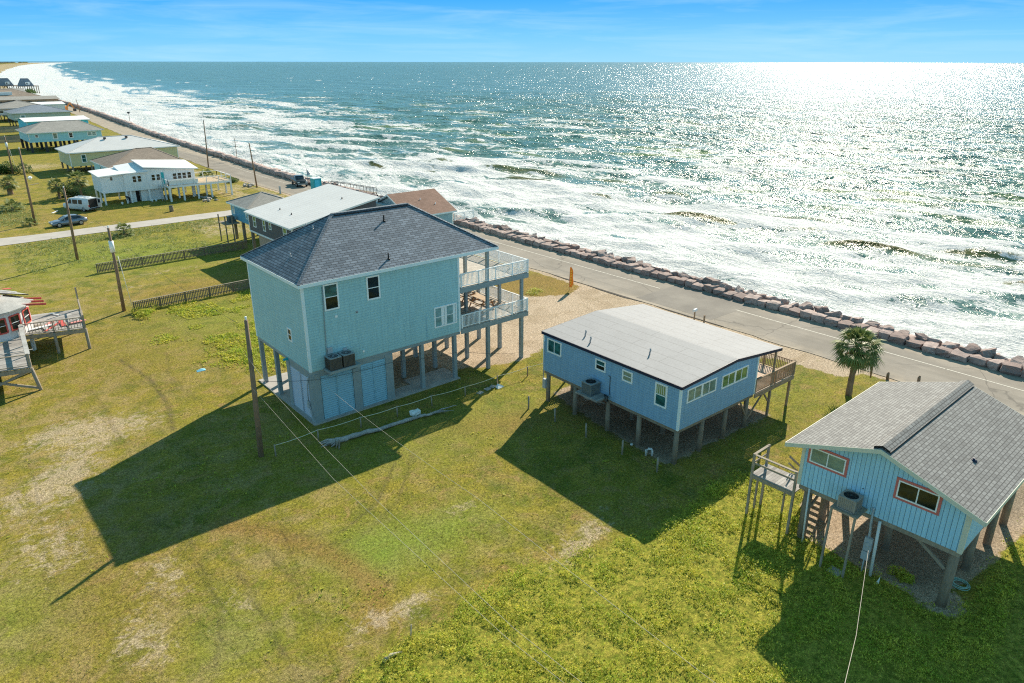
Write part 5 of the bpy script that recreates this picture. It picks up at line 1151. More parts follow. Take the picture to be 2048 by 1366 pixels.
def street_lamp(t, top):
    m = MB(); q = top*.62; m.bar(q, q+Vector((.4, -.5, .1)), .06); m.tube([q+Vector((.4, -.5, .1)), q+Vector((.5, -.62, .08))], [.22, .3], 12); m.tube([q+Vector((.5, -.62, .08)), q+Vector((.55, -.72, -.1))], [.3, .12], 12); m.build('lamp', 'white_vinyl', t)
pole('tall utility pole with a round white lamp beside the dark shrub', 14.91, 125.22, 10.75, (.25, -.03), extra=street_lamp)
pole('utility pole on the far lawn with white guy guards', 20.55, 187.3, 7.6, (.1, 0), extra=wrap)
pole('bare pole by the roadside next to the big sun deck', 55.7, 170.5, 10.2, (.4, -.13), r=.13)
pole('bare leaning pole by the roadside in front of the pickup truck', 53.03, 136.5, 8.2, (-.39, .15), r=.13)
pole('distant pole rising from the sea wall', 75.5, 398, 6, (-.6, .1), r=.14)
t = thing('utility_pole', 'thin seaside pole with two short crossbars', 'utility pole', (65.2, 178, 0)); m = MB(); m.tube([(0, 0, -1), (0, 0, 5.2)], .07, 8); m.build('shaft', 'pole_wood', t); m = MB(); m.bar((-.5, .5, 4.4), (.5, -.5, 4.4), .08); m.build('crossbar', 'pole_wood', t); m = MB(); m.bar((-.4, .4, 3.4), (.4, -.4, 3.4), .08); m.build('crossbar', 'pole_wood', t)
t = thing('sign_post', 'small lantern-like marker on the distant sea wall', 'marker', (79, 327, 0)); m = MB(); m.tube([(0, 0, -.5), (0, 0, 3)], .08, 6); m.build('post', 'dark_metal', t); m = MB(); m.box(-.4, -.4, 3, .4, .4, 3.6); m.build('lamp', 'dark_metal', t)
def wire(label, pts, r, mat, group=None, sag=0):
    P = [Vector(p) for p in pts]; out = []
    for a, b in zip(P[:-1], P[1:]):
        for i in range(12): f = i/12; q = a.lerp(b, f); q.z -= sag*4*f*(1-f); out.append(q)
    out.append(P[-1]); m = MB(); m.tube(out, r, 5); return tag(m.build('power_line', mat), label, 'cable', group)
wire('pale communication cable sagging from the brown pole, nearer the lower left', [(13.25, 39.0, 4.75), (12.6, 27.5, 4.1), (12.6, 15, 3.72), (12.9, 2, 4.3), (13, -6, 5)], .0065, 'cable')
wire('pale cable starting higher on the brown pole, running beside the driftwood log', [(13.25, 39.0, 6.7), (13, 35, 5.9), (13, 30.4, 5.16), (13, 24.6, 4.45), (13, 15.1, 3.85), (13, 2, 4.4), (13, -6, 5)], .0065, 'cable')
wire('pale service cable from the corner of the teal house crossing over the log', [(*lc(A, -.05, -.05)[:2], 3.8), (15.4, 20, 5.6), (13, -6, 7.4)], .0065, 'cable', sag=.25)
wire('pale service cable hanging from the meter of the sky-blue house', [(*lc(Cc, -.12, 3.6)[:2], 3.45), (20, 6.47, 5.4), (16, 5.19, 7.2), (13, 4.2, 8.3)], .009, 'cable', sag=.05)
wire('dark cable from the brown pole along the teal house', [(13.28, 39.05, 5.0), (18.0, 40.2, 3.3), (23.5, 40.2, 3.0), (29.5, 40.3, 2.2), (34.5, 40, .8)], .012, 'cable_dark', sag=.08)
for i, (a, b) in enumerate((((13.1, 39.1, 8.6), (14.2, 74.1, 8.1)), ((14.2, 74.1, 8.1), (15.0, 98.4, 8.6)), ((15.0, 98.4, 8.6), (14.1, 125.7, 10.3)), ((14.1, 125.7, 10.3), (20.3, 187.4, 7.8)))):
    wire(('thin dark line between the brown pole and the white-wrapped pole', 'thin dark line between the white-wrapped pole and the pole across the street', 'thin dark line crossing above the side street by the silver car', 'thin dark line running on to the pole on the far lawn')[i], [a, b], .009, 'cable_dark', sag=.5)

# ================================================================== rope fence, posts, log and small things
ORD = ['first', 'second', 'third', 'fourth', 'fifth', 'sixth', 'seventh', 'eighth', 'ninth', 'tenth']
rp_ = [(13.99, 38.38), (16.86, 38.5), (19.77, 38.27), (22.44, 38.06), (25.17, 37.93), (27.88, 37.64), (30.83, 37.6), (33.62, 37.38)]
for i, (x, y) in enumerate(rp_): m = MB(); m.tube([(0, 0, -.1), (.02*math.sin(i), .02, .78)], [.05, .045], 8); tag(m.build('rope_post', 'treated_wood' if i > 5 else 'grey_wood', None, (x, y, 0)), 'short rope-fence post before the teal house, '+ORD[i]+' counting from the brown utility pole', 'post', 'posts of the rope fence')
m = MB(); pts = []
rp2 = rp_+[(36.3, 37.2), (39.5, 37.0)]
for a, b in zip(rp2[:-1], rp2[1:]):
    for i in range(8): f = i/8; pts.append((a[0]*(1-f)+b[0]*f, a[1]*(1-f)+b[1]*f, .74-.14*4*f*(1-f)*.5))
m.tube(pts+[(*rp2[-1], .7)], .017, 5); tag(m.build('rope', 'rope'), 'pale rope strung along the short posts before the teal house', 'rope')
for i, (x, y) in enumerate([(36.3, 37.2), (39.4, 37.0)]): m = MB(); m.tube([(0, 0, -.1), (.02, .02, .74)], [.05, .045], 8); tag(m.build('rope_post', 'treated_wood', None, (x, y, 0)), 'short rope-fence post before the teal house, '+ORD[i+8]+' counting from the brown utility pole', 'post', 'posts of the rope fence')
for i, (x, y) in enumerate([(29.94, 33.15), (30.05, 30.62), (30.09, 27.79), (30.18, 24.83), (30.21, 22.15)]): m = MB(); m.tube([(0, 0, -.1), (.03*math.cos(i*2), .02, .98)], [.06, .055], 8); tag(m.build('boundary_post', 'grey_wood', None, (x, y, 0)), 'round wooden boundary post before the blue cottage, '+ORD[i]+' counting from the rope fence', 'post', 'boundary posts before the blue cottage')
# driftwood
t = thing('driftwood_log', 'long bleached driftwood trunk with torn roots beside the rope fence', 'log', (0, 0, 0))
ctl = [(17.4, 37.45, .16), (18.4, 37.30, .18), (19.5, 37.28, .15), (20.5, 37.02, .14), (21.7, 37.08, .14), (22.7, 36.92, .14), (23.6, 36.86, .14), (24.3, 36.66, .15), (25.4, 36.70, .2), (26.6, 36.55, .12)]; rad_ = [.23, .19, .18, .16, .155, .14, .125, .1, .055, .015]
P_ = []; R_ = []; lq = random.Random(4)
for i in range(9):
    for k in range(4):
        f = k/4; P_.append(tuple(ctl[i][j]*(1-f)+ctl[i+1][j]*f+lq.uniform(-.025, .025) for j in range(3))); R_.append(.82*(rad_[i]*(1-f)+rad_[i+1]*f)*lq.uniform(.86, 1.14))
m = MB(); m.tube(P_, R_, 10); m.build('trunk', 'driftwood', t)
lr = random.Random(2)
for k in range(16):
    a = lr.uniform(-1.4, 1.4)+math.pi; L = lr.uniform(.4, 1.2); m = MB(); z = lr.uniform(.05, .35)
    m.tube([(17.6, 37.4+lr.uniform(-.1, .1), .22), (17.6+L*.5*math.cos(a), 37.4+L*.5*math.sin(a), z), (17.6+L*math.cos(a)*.95, 37.4+L*math.sin(a)*.8+lr.uniform(-.1, .1), max(.02, z-lr.uniform(0, .2)))], [.13, .07, .02], 6); m.build('root', 'driftwood' if k % 3 else 'pile_wood', t)
for k in range(4): m = MB(); m.tube([(24.2+k*.2, 36.72, .2), (24.8+k*.3, 36.4-.1*k, .15)], [.04, .01], 5); m.build('branch', 'driftwood', t)
def rock_mesh(seed, sx, sy, sz, rough=.12):
    r_ = np.random.default_rng(seed); n = 3; pts = {}; V = []; Fc = []
    def vid(i, j, k):
        if (i, j, k) not in pts:
            p = np.array([i/n*2-1, j/n*2-1, k/n*2-1]); l = np.linalg.norm(p); p = p*(.72+.28/max(l, .6)*1.0) if l > 1.2 else p
            p = p*(1+r_.normal()*rough*.5)+r_.normal(size=3)*rough*.35
            pts[(i, j, k)] = len(V); V.append((p[0]*sx/2, p[1]*sy/2, (p[2]+1)*sz/2))
        return pts[(i, j, k)]
    for a in range(n):
        for b in range(n):
            Fc += [(vid(a, b, 0), vid(a, b+1, 0), vid(a+1, b+1, 0), vid(a+1, b, 0)), (vid(a, b, n), vid(a+1, b, n), vid(a+1, b+1, n), vid(a, b+1, n)),
                   (vid(a, 0, b), vid(a+1, 0, b), vid(a+1, 0, b+1), vid(a, 0, b+1)), (vid(a, n, b), vid(a, n, b+1), vid(a+1, n, b+1), vid(a+1, n, b)),
                   (vid(0, a, b), vid(0, a, b+1), vid(0, a+1, b+1), vid(0, a+1, b)), (vid(n, a, b), vid(n, a+1, b), vid(n, a+1, b+1), vid(n, a, b+1))]
    m = MB(); m.poly(V, Fc); return m
tag(rock_mesh(4, .7, .45, .32).build('boulder', 'white_paint', None, (23.5, 37.5, -.02)), 'pale rounded rock on the grass between the rope and the log', 'rock')
for i, (x, y, a) in enumerate(((29.0, 37.35, .3), (29.8, 37.5, .1), (30.35, 37.6, .5))): tag(MB().box(-.22, -.18, 0, .22, .18, .05).build('paving_slab', 'concrete', None, (x, y, .0)), 'flat grey stepping stone in the grass near the rope', 'paving slab', 'stepping stones near the rope').rotation_euler[2] = a
m = MB(); m.poly([(-.3, -.2, 0), (.35, -.15, .02), (.2, .25, .03), (-.1, .1, .3), (-.25, .2, 0)], [(0,1,3),(1,2,3),(2,4,3),(4,0,3),(4,2,1,0)]); tag(m.build('plastic_scrap', 'white_vinyl', None, (30.7, 37.2, 0)), 'white crumpled sheet at the foot of a rope post', 'litter')
m = MB(); m.poly([(-.35, -.15, 0), (.3, -.2, .02), (.35, .15, .03), (0, .05, .15), (-.3, .2, 0)], [(0,1,3),(1,2,3),(2,4,3),(4,0,3),(4,2,1,0)]); tag(m.build('plastic_scrap', 'blue_plastic', None, (15.0, 54.6, 0)), 'crumpled light blue plastic on the open lawn', 'litter')
m = MB(); m.tube([(31.2, 23.8, 0), (31.2, 23.8, .38), (31.28, 23.72, .48), (31.42, 23.6, .46), (31.46, 23.55, .32), (31.46, 23.55, 0)], .07, 10); tag(m.build('drain_elbow', 'pvc'), 'white bent drain pipe sticking up beside the blue cottage', 'pipe')
m = MB(); m.tube([(31.5, 25.2, .02), (31.5, 25.2, .1)], .09, 10); tag(m.build('pipe_stub', 'pvc'), 'small white drain cap in the grass before the blue cottage', 'pipe')
m = MB(); m.tube([(10.5, 20.1, .1), (10.9, 20.15, .14), (11.4, 20.05, .06)], [.09, .07, .02], 7); tag(m.build('driftwood_piece', 'driftwood'), 'short bleached stick lying at the edge of the tall weeds', 'driftwood')
m = MB(); m.tube([(12.05, 20.5, 0), (12.08, 20.45, .75)], [.03, .02], 6); tag(m.build('stake', 'driftwood'), 'thin upright stake at the edge of the tall weeds', 'stake')
# feather flag
t = thing('feather_flag', 'orange and yellow feather flag on a pole by the road', 'flag', (51.5, 50.88, 0))
m = MB(); m.tube([(0, 0, 0), (0, 0, 1.4), (.04, -.02, 2.3), (.18, -.06, 2.62)], .02, 6); m.build('pole', 'grey_metal', t)
m = MB(); N_ = 14
for i in range(N_):
    f0, f1 = i/N_, (i+1)/N_
    def fp(f): w_ = .42*math.sin(math.pi*min(1, .12+f*.8))**.7; z = .45+2.15*f; return (.02+.12*max(0, f-.8), 0, z), (.02+w_+.05*math.sin(f*9), .06*math.sin(f*8), z-.05)
    a, b = fp(f0), fp(f1); m.quad(a[0], a[1], b[1], b[0])
fl = m.build('banner', 'orange_cloth', t); fl.rotation_euler[2] = R(-60)
m = MB()
for z, s in ((.75, .12), (1.0, .14), (1.28, .15), (1.56, .15), (1.84, .14), (2.1, .12)): m.quad((.10, -.035, z), (.10+s, -.035, z+.02), (.12+s*.8, -.035, z+.17), (.12, -.035, z+.14)); m.quad((.12, .075, z), (.12, .075, z+.14), (.12+s*.8, .075, z+.17), (.10+s, .075, z+.02))
g2 = m.build('lettering', 'yellow_cloth', fl)
t = thing('mailbox', 'white mailbox on a wooden post at the road edge', 'mailbox', (54.0, 36.9, 0), R(8))
m = MB(); m.box(-.05, -.05, 0, .05, .05, .85); m.build('post', 'treated_wood', t)
m = MB(); pr = [(-.11, .86), (.11, .86), (.11, 1.0)]+[(.11*math.cos(a), 1.0+.1*math.sin(a)) for a in (math.pi/4, math.pi/2, 3*math.pi/4)]+[(-.11, 1.0)]; n = len(pr)
m.poly([(-.27, y, z) for y, z in pr]+[(.27, y, z) for y, z in pr], [tuple(reversed(range(n))), tuple(range(n, 2*n))]+[(i, (i+1) % n, (i+1) % n+n, i+n) for i in range(n)]); m.build('box', 'white_vinyl', t)
m = MB(); m.box(-.06, -.06, -.1, .06, .06, .72); tag(m.build('wooden_post', 'treated_wood', None, (54.05, 35.85, 0)), 'short square wooden post beside the mailbox', 'post')
m = MB(); m.box(-.12, -.12, -.1, .12, .12, 1.35); m.box(-.14, -.14, 1.35, .14, .14, 1.42); tag(m.build('stone_post', 'meter_grey', None, (53.4, 126.8, 0)), 'thick grey post at the road edge behind the small blue house', 'post')
for (x, y, lb) in ((53.9, 19.2, 'low dark stump at the road edge behind the sky-blue house roof, nearer the palm'), (55.0, 17.4, 'low dark stump at the road edge behind the sky-blue house roof, farther from the palm')): m = MB(); m.tube([(0, 0, -.1), (0, .03, .45), (.02, 0, .62)], [.13, .11, .06], 8); tag(m.build('stump', 'pole_wood', None, (x, y, 0)), lb, 'stump')
t = thing('portable_toilet', 'turquoise portable cabin standing beside the sea wall', 'portable toilet', (59.6, 124.9, .04))
m = MB(); m.box(-.75, -.75, 0, .75, .75, 2.35); m.build('cabin', 'turquoise', t, bevel=.04); m = MB(); m.box(-.8, -.8, 2.35, .8, .8, 2.5); m.build('roof', 'pale_blue_trim', t, bevel=.05); m = MB(); m.box(-.55, -.79, .15, .35, -.751, 2.15); m.build('door', 'bright_aqua_wall', t); m = MB(); m.box(.45, -.8, .9, .7, -.75, 1.1); m.build('sign', 'white_vinyl', t)
t = thing('fishing_jetty', 'narrow dark jetty with railings reaching out over the surf', 'jetty', (0, 0, 0))
m = MB(); m.bar((64.2, 128.5, .2), (66.4, 115.5, .2), .8, .12); m.build('deck_floor', 'pile_wood', t)
for s in (-.35, .35): m = MB(); m.bar((64.2+s, 128.5, 1.1), (66.4+s, 115.5, 1.1), .08); [m.bar((64.2+s+2.2*i/7, 128.5-13*i/7, .2), (64.2+s+2.2*i/7, 128.5-13*i/7, 1.1), .06) for i in range(8)]; m.build('railing', 'dark_metal', t)
for i in range(6):
    for s in (-.3, .3): m = MB(); m.tube([(64.2+s+2.2*i/5, 128.5-13*i/5, -3), (64.2+s+2.2*i/5, 128.5-13*i/5, .2)], .1, 6); m.build('pile', 'pile_wood', t)
for j, (cx, cy, nn_, lb) in enumerate(((52.4, 139.0, 14, 'broken concrete chunk in the rubble heap behind the small blue house'), (41.6, 129.3, 10, 'pale rubble chunk under the corner of the big sun deck'))):
    for k in range(nn_): a = lr.uniform(0, 6.28); q = lr.uniform(0, 1.7); tag(rock_mesh(40+k+j*20, lr.uniform(.4, .9), lr.uniform(.3, .6), lr.uniform(.2, .45), .25).build('rubble', 'concrete', None, (cx+q*math.cos(a), cy+q*math.sin(a)*1.6, 0)), lb, 'rubble', ('rubble heap behind the small blue house', 'rubble by the sun deck')[j]).rotation_euler = (lr.uniform(-.3, .3), lr.uniform(-.3, .3), a)
for (x, y, lb) in ((28.9, 134.0, 'white bucket under the white boarded house, by itself'), (33.5, 133.6, 'white bucket of the pair, nearer the storeroom door'), (34.1, 133.5, 'white bucket of the pair, nearer the ladder')): m = MB(); m.tube([(0, 0, 0), (0, 0, .38)], [.13, .17], 12); m.tube([(0, 0, .38), (0, 0, .4)], [.18, .18], 12); tag(m.build('bucket', 'white_vinyl', None, (x, y, 0)), lb, 'bucket')
t = thing('trash_barrel', 'small dark barrel on the lawn before the white boarded house', 'barrel', (33.3, 122.5, 0)); m = MB(); m.tube([(0, 0, 0), (0, 0, .3), (0, 0, .6), (0, 0, .9)], [.3, .32, .32, .3], 14); m.build('body', 'pile_wood', t); m = MB(); m.tube([(0, 0, .86), (0, 0, .92)], [.32, .32], 14); m.build('rim', 'dark_metal', t)
t = thing('step_ladder', 'aluminium ladder leaning under the turquoise door', 'ladder', (35.2, 133.6, 0))
m = MB()
for s in (-.2, .2): m.bar((s, -.5, 0), (s, .55, 2.6), .06)
for i in range(8): m.bar((-.2, -.4+.12*i, .25+.3*i), (.2, -.4+.12*i, .25+.3*i), .04)
m.build('rails', 'grey_metal', t)
for (x, y, a, lb, c_) in ((19.0, 133.7, .9, 'white plank lying on the grass left of the van', 'white_paint'), (21.5, 168, .5, 'pale broken branch lying on the far lawn', 'driftwood')): m = MB(); m.bar((-.9, 0, .04), (.9, .1, .06), .28 if 'plank' in lb else .15, .05); tag(m.build('plank', c_, None, (x, y, 0)), lb, 'plank').rotation_euler[2] = a
# excavator far up the road
t = thing('excavator', 'orange excavator working beside the slate-roofed house far up the road', 'excavator', (68, 392, 0), R(30))
m = MB(); m.box(-1.9, -1.5, 0, 1.9, -.8, .9).box(-1.9, .8, 0, 1.9, 1.5, .9); m.build('tracks', 'rubber', t); m = MB(); m.box(-2.1, -1.3, .9, 1.2, 1.3, 2.1).box(.2, -1.2, 2.1, 1.4, 0, 3.3); m.build('body', 'excavator_orange', t); m = MB(); m.bar((1.2, .4, 1.8), (4.2, .4, 4.6), .4, .5).bar((4.2, .4, 4.6), (6.0, .4, 2.0), .3, .4); m.build('boom', 'excavator_orange', t); m = MB(); m.box(5.6, 0, .8, 6.6, .9, 2.0); m.build('bucket', 'dark_metal', t)

# ================================================================== vehicles
def wheel(par, x, y, r=.33, w=.22):
    m = MB(); m.tube([(x, y-w/2, r), (x, y+w/2, r)], r, 20); o = m.build('wheel', 'rubber', par)
    m = MB(); s = 1 if y > 0 else -1; m.tube([(x, y+s*w/2, r), (x, y+s*(w/2+.015), r)], r*.66, 14); m.build('rim', 'alloy', o)
def loft(par, secs, name, mat, smooth=True):
    """secs: list of (x, [(y,z) half profile from bottom centre outwards to the top centre])"""
    m = MB(); rings = []
    for x, pr in secs: rings.append([(x, -y, z) for y, z in pr]+[(x, y, z) for y, z in reversed(pr)])
    k = len(rings[0]); V = [p for r_ in rings for p in r_]; Fc = []
    for i in range(len(rings)-1):
        for j in range(k): Fc.append((i*k+j, i*k+(j+1) % k, (i+1)*k+(j+1) % k, (i+1)*k+j))
    m.poly(V, Fc, smooth); m.poly(rings[0], [tuple(range(k))]); m.poly(rings[-1], [tuple(reversed(range(k)))])
    return m.build(name, mat, par)
def sedan(label, loc, rz):
    t = thing('parked_car', label, 'car', loc, rz)
    def s(x, w_, zb, zm, zt): return (x, [(w_*.75, zb), (w_, zb+.12), (w_*1.01, zm), (w_*.93, zt-.04), (w_*.7, zt)])
    loft(t, [s(-2.35, .72, .38, .5, .62), s(-2.2, .84, .25, .55, .74), s(-1.6, .9, .22, .6, .86), s(-.7, .91, .2, .6, .93), s(.9, .91, .2, .62, .96), s(1.8, .89, .22, .65, .98), s(2.25, .82, .3, .62, .9), s(2.38, .74, .4, .6, .78)], 'body', 'car_silver')
    def g(x, w_, zt): return (x, [(w_, .88), (w_*.99, .93), (w_*.86, zt-.03), (w_*.7, zt), (w_*.4, zt+.01)])
    loft(t, [g(-1.05, .80, .97), g(-.3, .82, 1.36), g(.4, .83, 1.44), g(1.2, .80, 1.36), g(2.0, .74, 1.02)], 'cabin_glass', 'car_glass')
    m = MB(); m.poly([(-.35, -.62, 1.37), (-.35, .62, 1.37), (.4, .66, 1.462), (.4, -.66, 1.462), (1.2, .6, 1.385), (1.2, -.6, 1.385), (-.4, -.6, 1.33), (-.4, .6, 1.33)], [(0,3,2,1),(3,5,4,2),(6,0,1,7)]); m.build('roof', 'car_silver', t)
    m = MB()
    for y in (-.73, .73):
        for a, b in (((-1.05, .95), (-.3, 1.36)), ((.35, .95), (.35, 1.42)), ((2.0, 1.0), (1.2, 1.36))): m.bar((a[0], y*1.08, a[1]), (b[0], y*.93, b[1]), .05, .06)
    m.build('pillars', 'car_silver', t)
    for x in (-1.45, 1.4):
        for y in (-.82, .82): wheel(t, x, y)
    for y in (-.6, .6): m = MB(); m.box(-2.36, y-.18, .6, -2.2, y+.18, .72); m.build('headlight', 'lamp_white', t); m = MB(); m.box(2.25, y-.18, .72, 2.39, y+.18, .84); m.build('tail_light', 'tail_red', t)
    for y in (-.98, .98): m = MB(); m.box(-.75, y-.08, .95, -.6, y+.08, 1.07); m.build('mirror', 'car_silver', t)
    return t
sedan('silver-blue sedan parked on the grass beside the side street', (18.6, 121.4, .0), R(5))
def van(label, loc, rz):
    t = thing('parked_van', label, 'van', loc, rz)
    def s(x, w_, zb, zt, wt): return (x, [(w_*.9, zb), (w_, zb+.15), (w_, zt*.55), (w_*wt, zt-.08), (w_*wt*.85, zt)])
    loft(t, [s(-2.75, .85, .45, 1.0, 1), s(-2.6, .95, .35, 1.12, 1), s(-1.95, .98, .3, 1.2, 1), s(-1.9, .98, .3, 1.25, .98), s(-1.25, 1.0, .3, 2.02, .9), s(0, 1.0, .3, 2.1, .9), s(2.6, 1.0, .3, 2.1, .9)], 'body', 'van_white')
    m = MB(); m.poly([(-1.9, -.85, 1.24), (-1.9, .85, 1.24), (-1.32, .76, 1.93), (-1.32, -.76, 1.93)], [(0,3,2,1)]); m.v = [(x-.03, y, z+.02) for x, y, z in m.v]; m.build('windscreen', 'car_glass', t)
    for s_ in (-1, 1):
        for x0, x1 in ((-1.5, -.75), (-.55, .45), (.65, 1.4)):
            m = MB(); m.poly([(x0, s_*1.005, 1.18), (x1, s_*1.005, 1.18), (x1, s_*.935, 1.85), (x0 if x0 > -1 else x0+.3, s_*.935, 1.85)], [(0,1,2,3) if s_ < 0 else (3,2,1,0)]); m.build('window', 'car_glass', t)
        for x in (-1.75, 1.5): wheel(t, x, s_*.88, .36, .24)
    m = MB(); m.box(2.6, -.82, .62, 2.615, .82, 1.95); m.build('cargo_opening', 'black', t)
    m = MB(); m.box(2.62, .84, .55, 3.35, .9, 2.0); d = m.build('rear_door', 'van_white', t); m = MB(); m.box(2.75, .825, 1.25, 3.2, .839, 1.8); m.build('window', 'car_glass', d)
    m = MB(); m.box(2.6, -1.0, .35, 2.75, 1.0, .55); m.build('bumper', 'dark_metal', t)
    m = MB(); m.box(-.4, -.8, 2.11, -.35, .8, 2.2).box(1.6, -.8, 2.11, 1.65, .8, 2.2).box(-.5, -.35, 2.2, 2.0, -.25, 2.26).box(-.5, .25, 2.2, 2.0, .35, 2.26); m.build('roof_rack', 'white_vinyl', t)
    m = MB(); m.box(2.61, -.98, .8, 2.66, -.86, 1.1); m.build('tail_light', 'tail_red', t)
    return t
van('white cargo van with its rear door open beside the white boarded house', (22.6, 132.9, 0), R(-58))
def pickup(label, loc, rz):
    t = thing('pickup_truck', label, 'pickup truck', loc, rz)
    def s(x, w_, zb, zt): return (x, [(w_*.9, zb), (w_, zb+.15), (w_, (zb+zt)/2), (w_*.97, zt-.06), (w_*.85, zt)])
    loft(t, [s(-2.85, .85, .6, 1.05), s(-2.7, .97, .5, 1.2), s(-1.3, 1.0, .45, 1.28), s(.9, 1.0, .45, 1.28), s(2.8, 1.0, .5, 1.25)], 'body', 'truck_dark')
    loft(t, [(x, [(w_, 1.2), (w_*.99, 1.26), (w_*.88, zt-.03), (w_*.7, zt)]) for x, w_, zt in ((-1.35, .9, 1.3), (-.75, .9, 1.85), (.65, .9, 1.88), (.85, .9, 1.3))], 'cabin_glass', 'car_glass')
    m = MB(); m.box(-.75, -.68, 1.875, .62, .68, 1.91); m.build('roof', 'truck_dark', t)
    m = MB(); m.box(.98, -.85, 1.262, 2.72, .85, 1.275); m.build('cargo_bed', 'black', t)
    for x in (-1.9, 1.8):
        for y in (-.9, .9): wheel(t, x, y, .42, .28)
    for y in (-.75, .75): m = MB(); m.box(-2.87, y-.18, .85, -2.75, y+.18, 1.05); m.build('headlight', 'lamp_white', t)
    m = MB(); m.box(-2.95, -.9, .5, -2.8, .9, .72); m.build('bumper', 'grey_metal', t)
    return t
pickup('dark pickup truck parked by the sea wall beside a small flag', (60.3, 133.6, .04), R(78))
t = thing('flag', 'small pale flag on a stick behind the pickup truck', 'flag', (62.0, 133.5, 0)); m = MB(); m.tube([(0, 0, 0), (0, 0, 3.1)], .03, 6); m.build('pole', 'grey_metal', t); m = MB(); m.poly([(0, 0, 3.0), (.5, -.4, 2.0), (0, 0, 1.7), (.02, .02, 3.0), (.52, -.38, 2.0), (.02, .02, 1.7)], [(0,1,2),(5,4,3)]); m.build('banner', 'meter_grey', t)

# ================================================================== a person bending under the white house
def person(label, loc, rz):
    t = thing('person', label, 'person', loc, rz)
    J = [((0, 0, .92), .13), ((.12, 0, 1.02), .13), ((.32, 0, 1.16), .15), ((.48, 0, 1.22), .09), ((.58, 0, 1.25), .06), ((.68, 0, 1.24), .10), ((.76, 0, 1.18), .09),
         ((-.02, .10, .88), .10), ((.05, .12, .5), .07), ((-.02, .13, .1), .045), ((.14, .13, .04), .04),
         ((-.02, -.10, .88), .10), ((.08, -.12, .5), .07), ((.02, -.13, .1), .045), ((.18, -.13, .04), .04),
         ((.42, .2, 1.15), .065), ((.46, .23, .86), .048), ((.6, .2, .64), .034), ((.42, -.2, 1.15), .065), ((.48, -.23, .88), .048), ((.64, -.2, .66), .034)]
    E = [(0,1),(1,2),(2,3),(3,4),(4,5),(5,6),(0,7),(7,8),(8,9),(9,10),(0,11),(11,12),(12,13),(13,14),(2,15),(15,16),(16,17),(2,18),(18,19),(19,20)]
    me = bpy.data.meshes.new('body'); me.from_pydata([j[0] for j in J], E, []); o = bpy.data.objects.new('body', me); COL.objects.link(o); o.parent = t
    sk = o.modifiers.new('skin', 'SKIN'); me.skin_vertices.new() if not me.skin_vertices else None
    for i, j in enumerate(J): me.skin_vertices[0].data[i].radius = (j[1], j[1])
    me.skin_vertices[0].data[0].use_root = True
    sb = o.modifiers.new('sub', 'SUBSURF'); sb.levels = 1; sb.render_levels = 1; me.materials.append(MAT['dark_cloth'])
    return t
person('person in dark clothes bending forward under the white boarded house', (30.2, 134.3, 0), R(200))
# ================================================================== palms
def leafmat(name, c1, c2, tr=.25):
    t = NT(name); g = t.n('ShaderNodeNewGeometry'); r_ = g.outputs['Random Per Island']
    c = t.mix(r_, c1, c2); c = t.mix(t.mr(t.noise(t.coord(), .55, 5, .65), .40, .62, 0, .55), c, tuple(q*k for q, k in zip(c1, (.75, 1.05, .9)))); c = t.mix(1., c, t.val(t.mr(t.noise(t.coord(), 1.2, 3), .3, .7, .8, 1.2)), 'MULTIPLY')
    d = t.bsdf(c, .55, 0, None, .3); tl = t.n('ShaderNodeBsdfTranslucent'); t.set(tl.inputs[0], c); ms = t.n('ShaderNodeMixShader'); ms.inputs[0].default_value = tr
    t.set(ms.inputs[1], d); t.set(ms.inputs[2], tl.outputs[0]); m_ = t.done(ms.outputs[0]); MAT[name] = m_; return m_
leafmat('palm_leaf', (.13, .17, .045), (.34, .34, .12)); leafmat('palm_dead', (.20, .13, .07), (.32, .24, .15), .1)
leafmat('weed_leaf', (.36, .42, .04), (.86, .74, .12), .45); leafmat('grass_leaf', (.27, .25, .045), (.56, .45, .10), .35); leafmat('dry_leaf', (.28, .2, .09), (.40, .31, .16), .2); leafmat('shrub_leaf', (.06, .12, .03), (.15, .22, .05), .3)
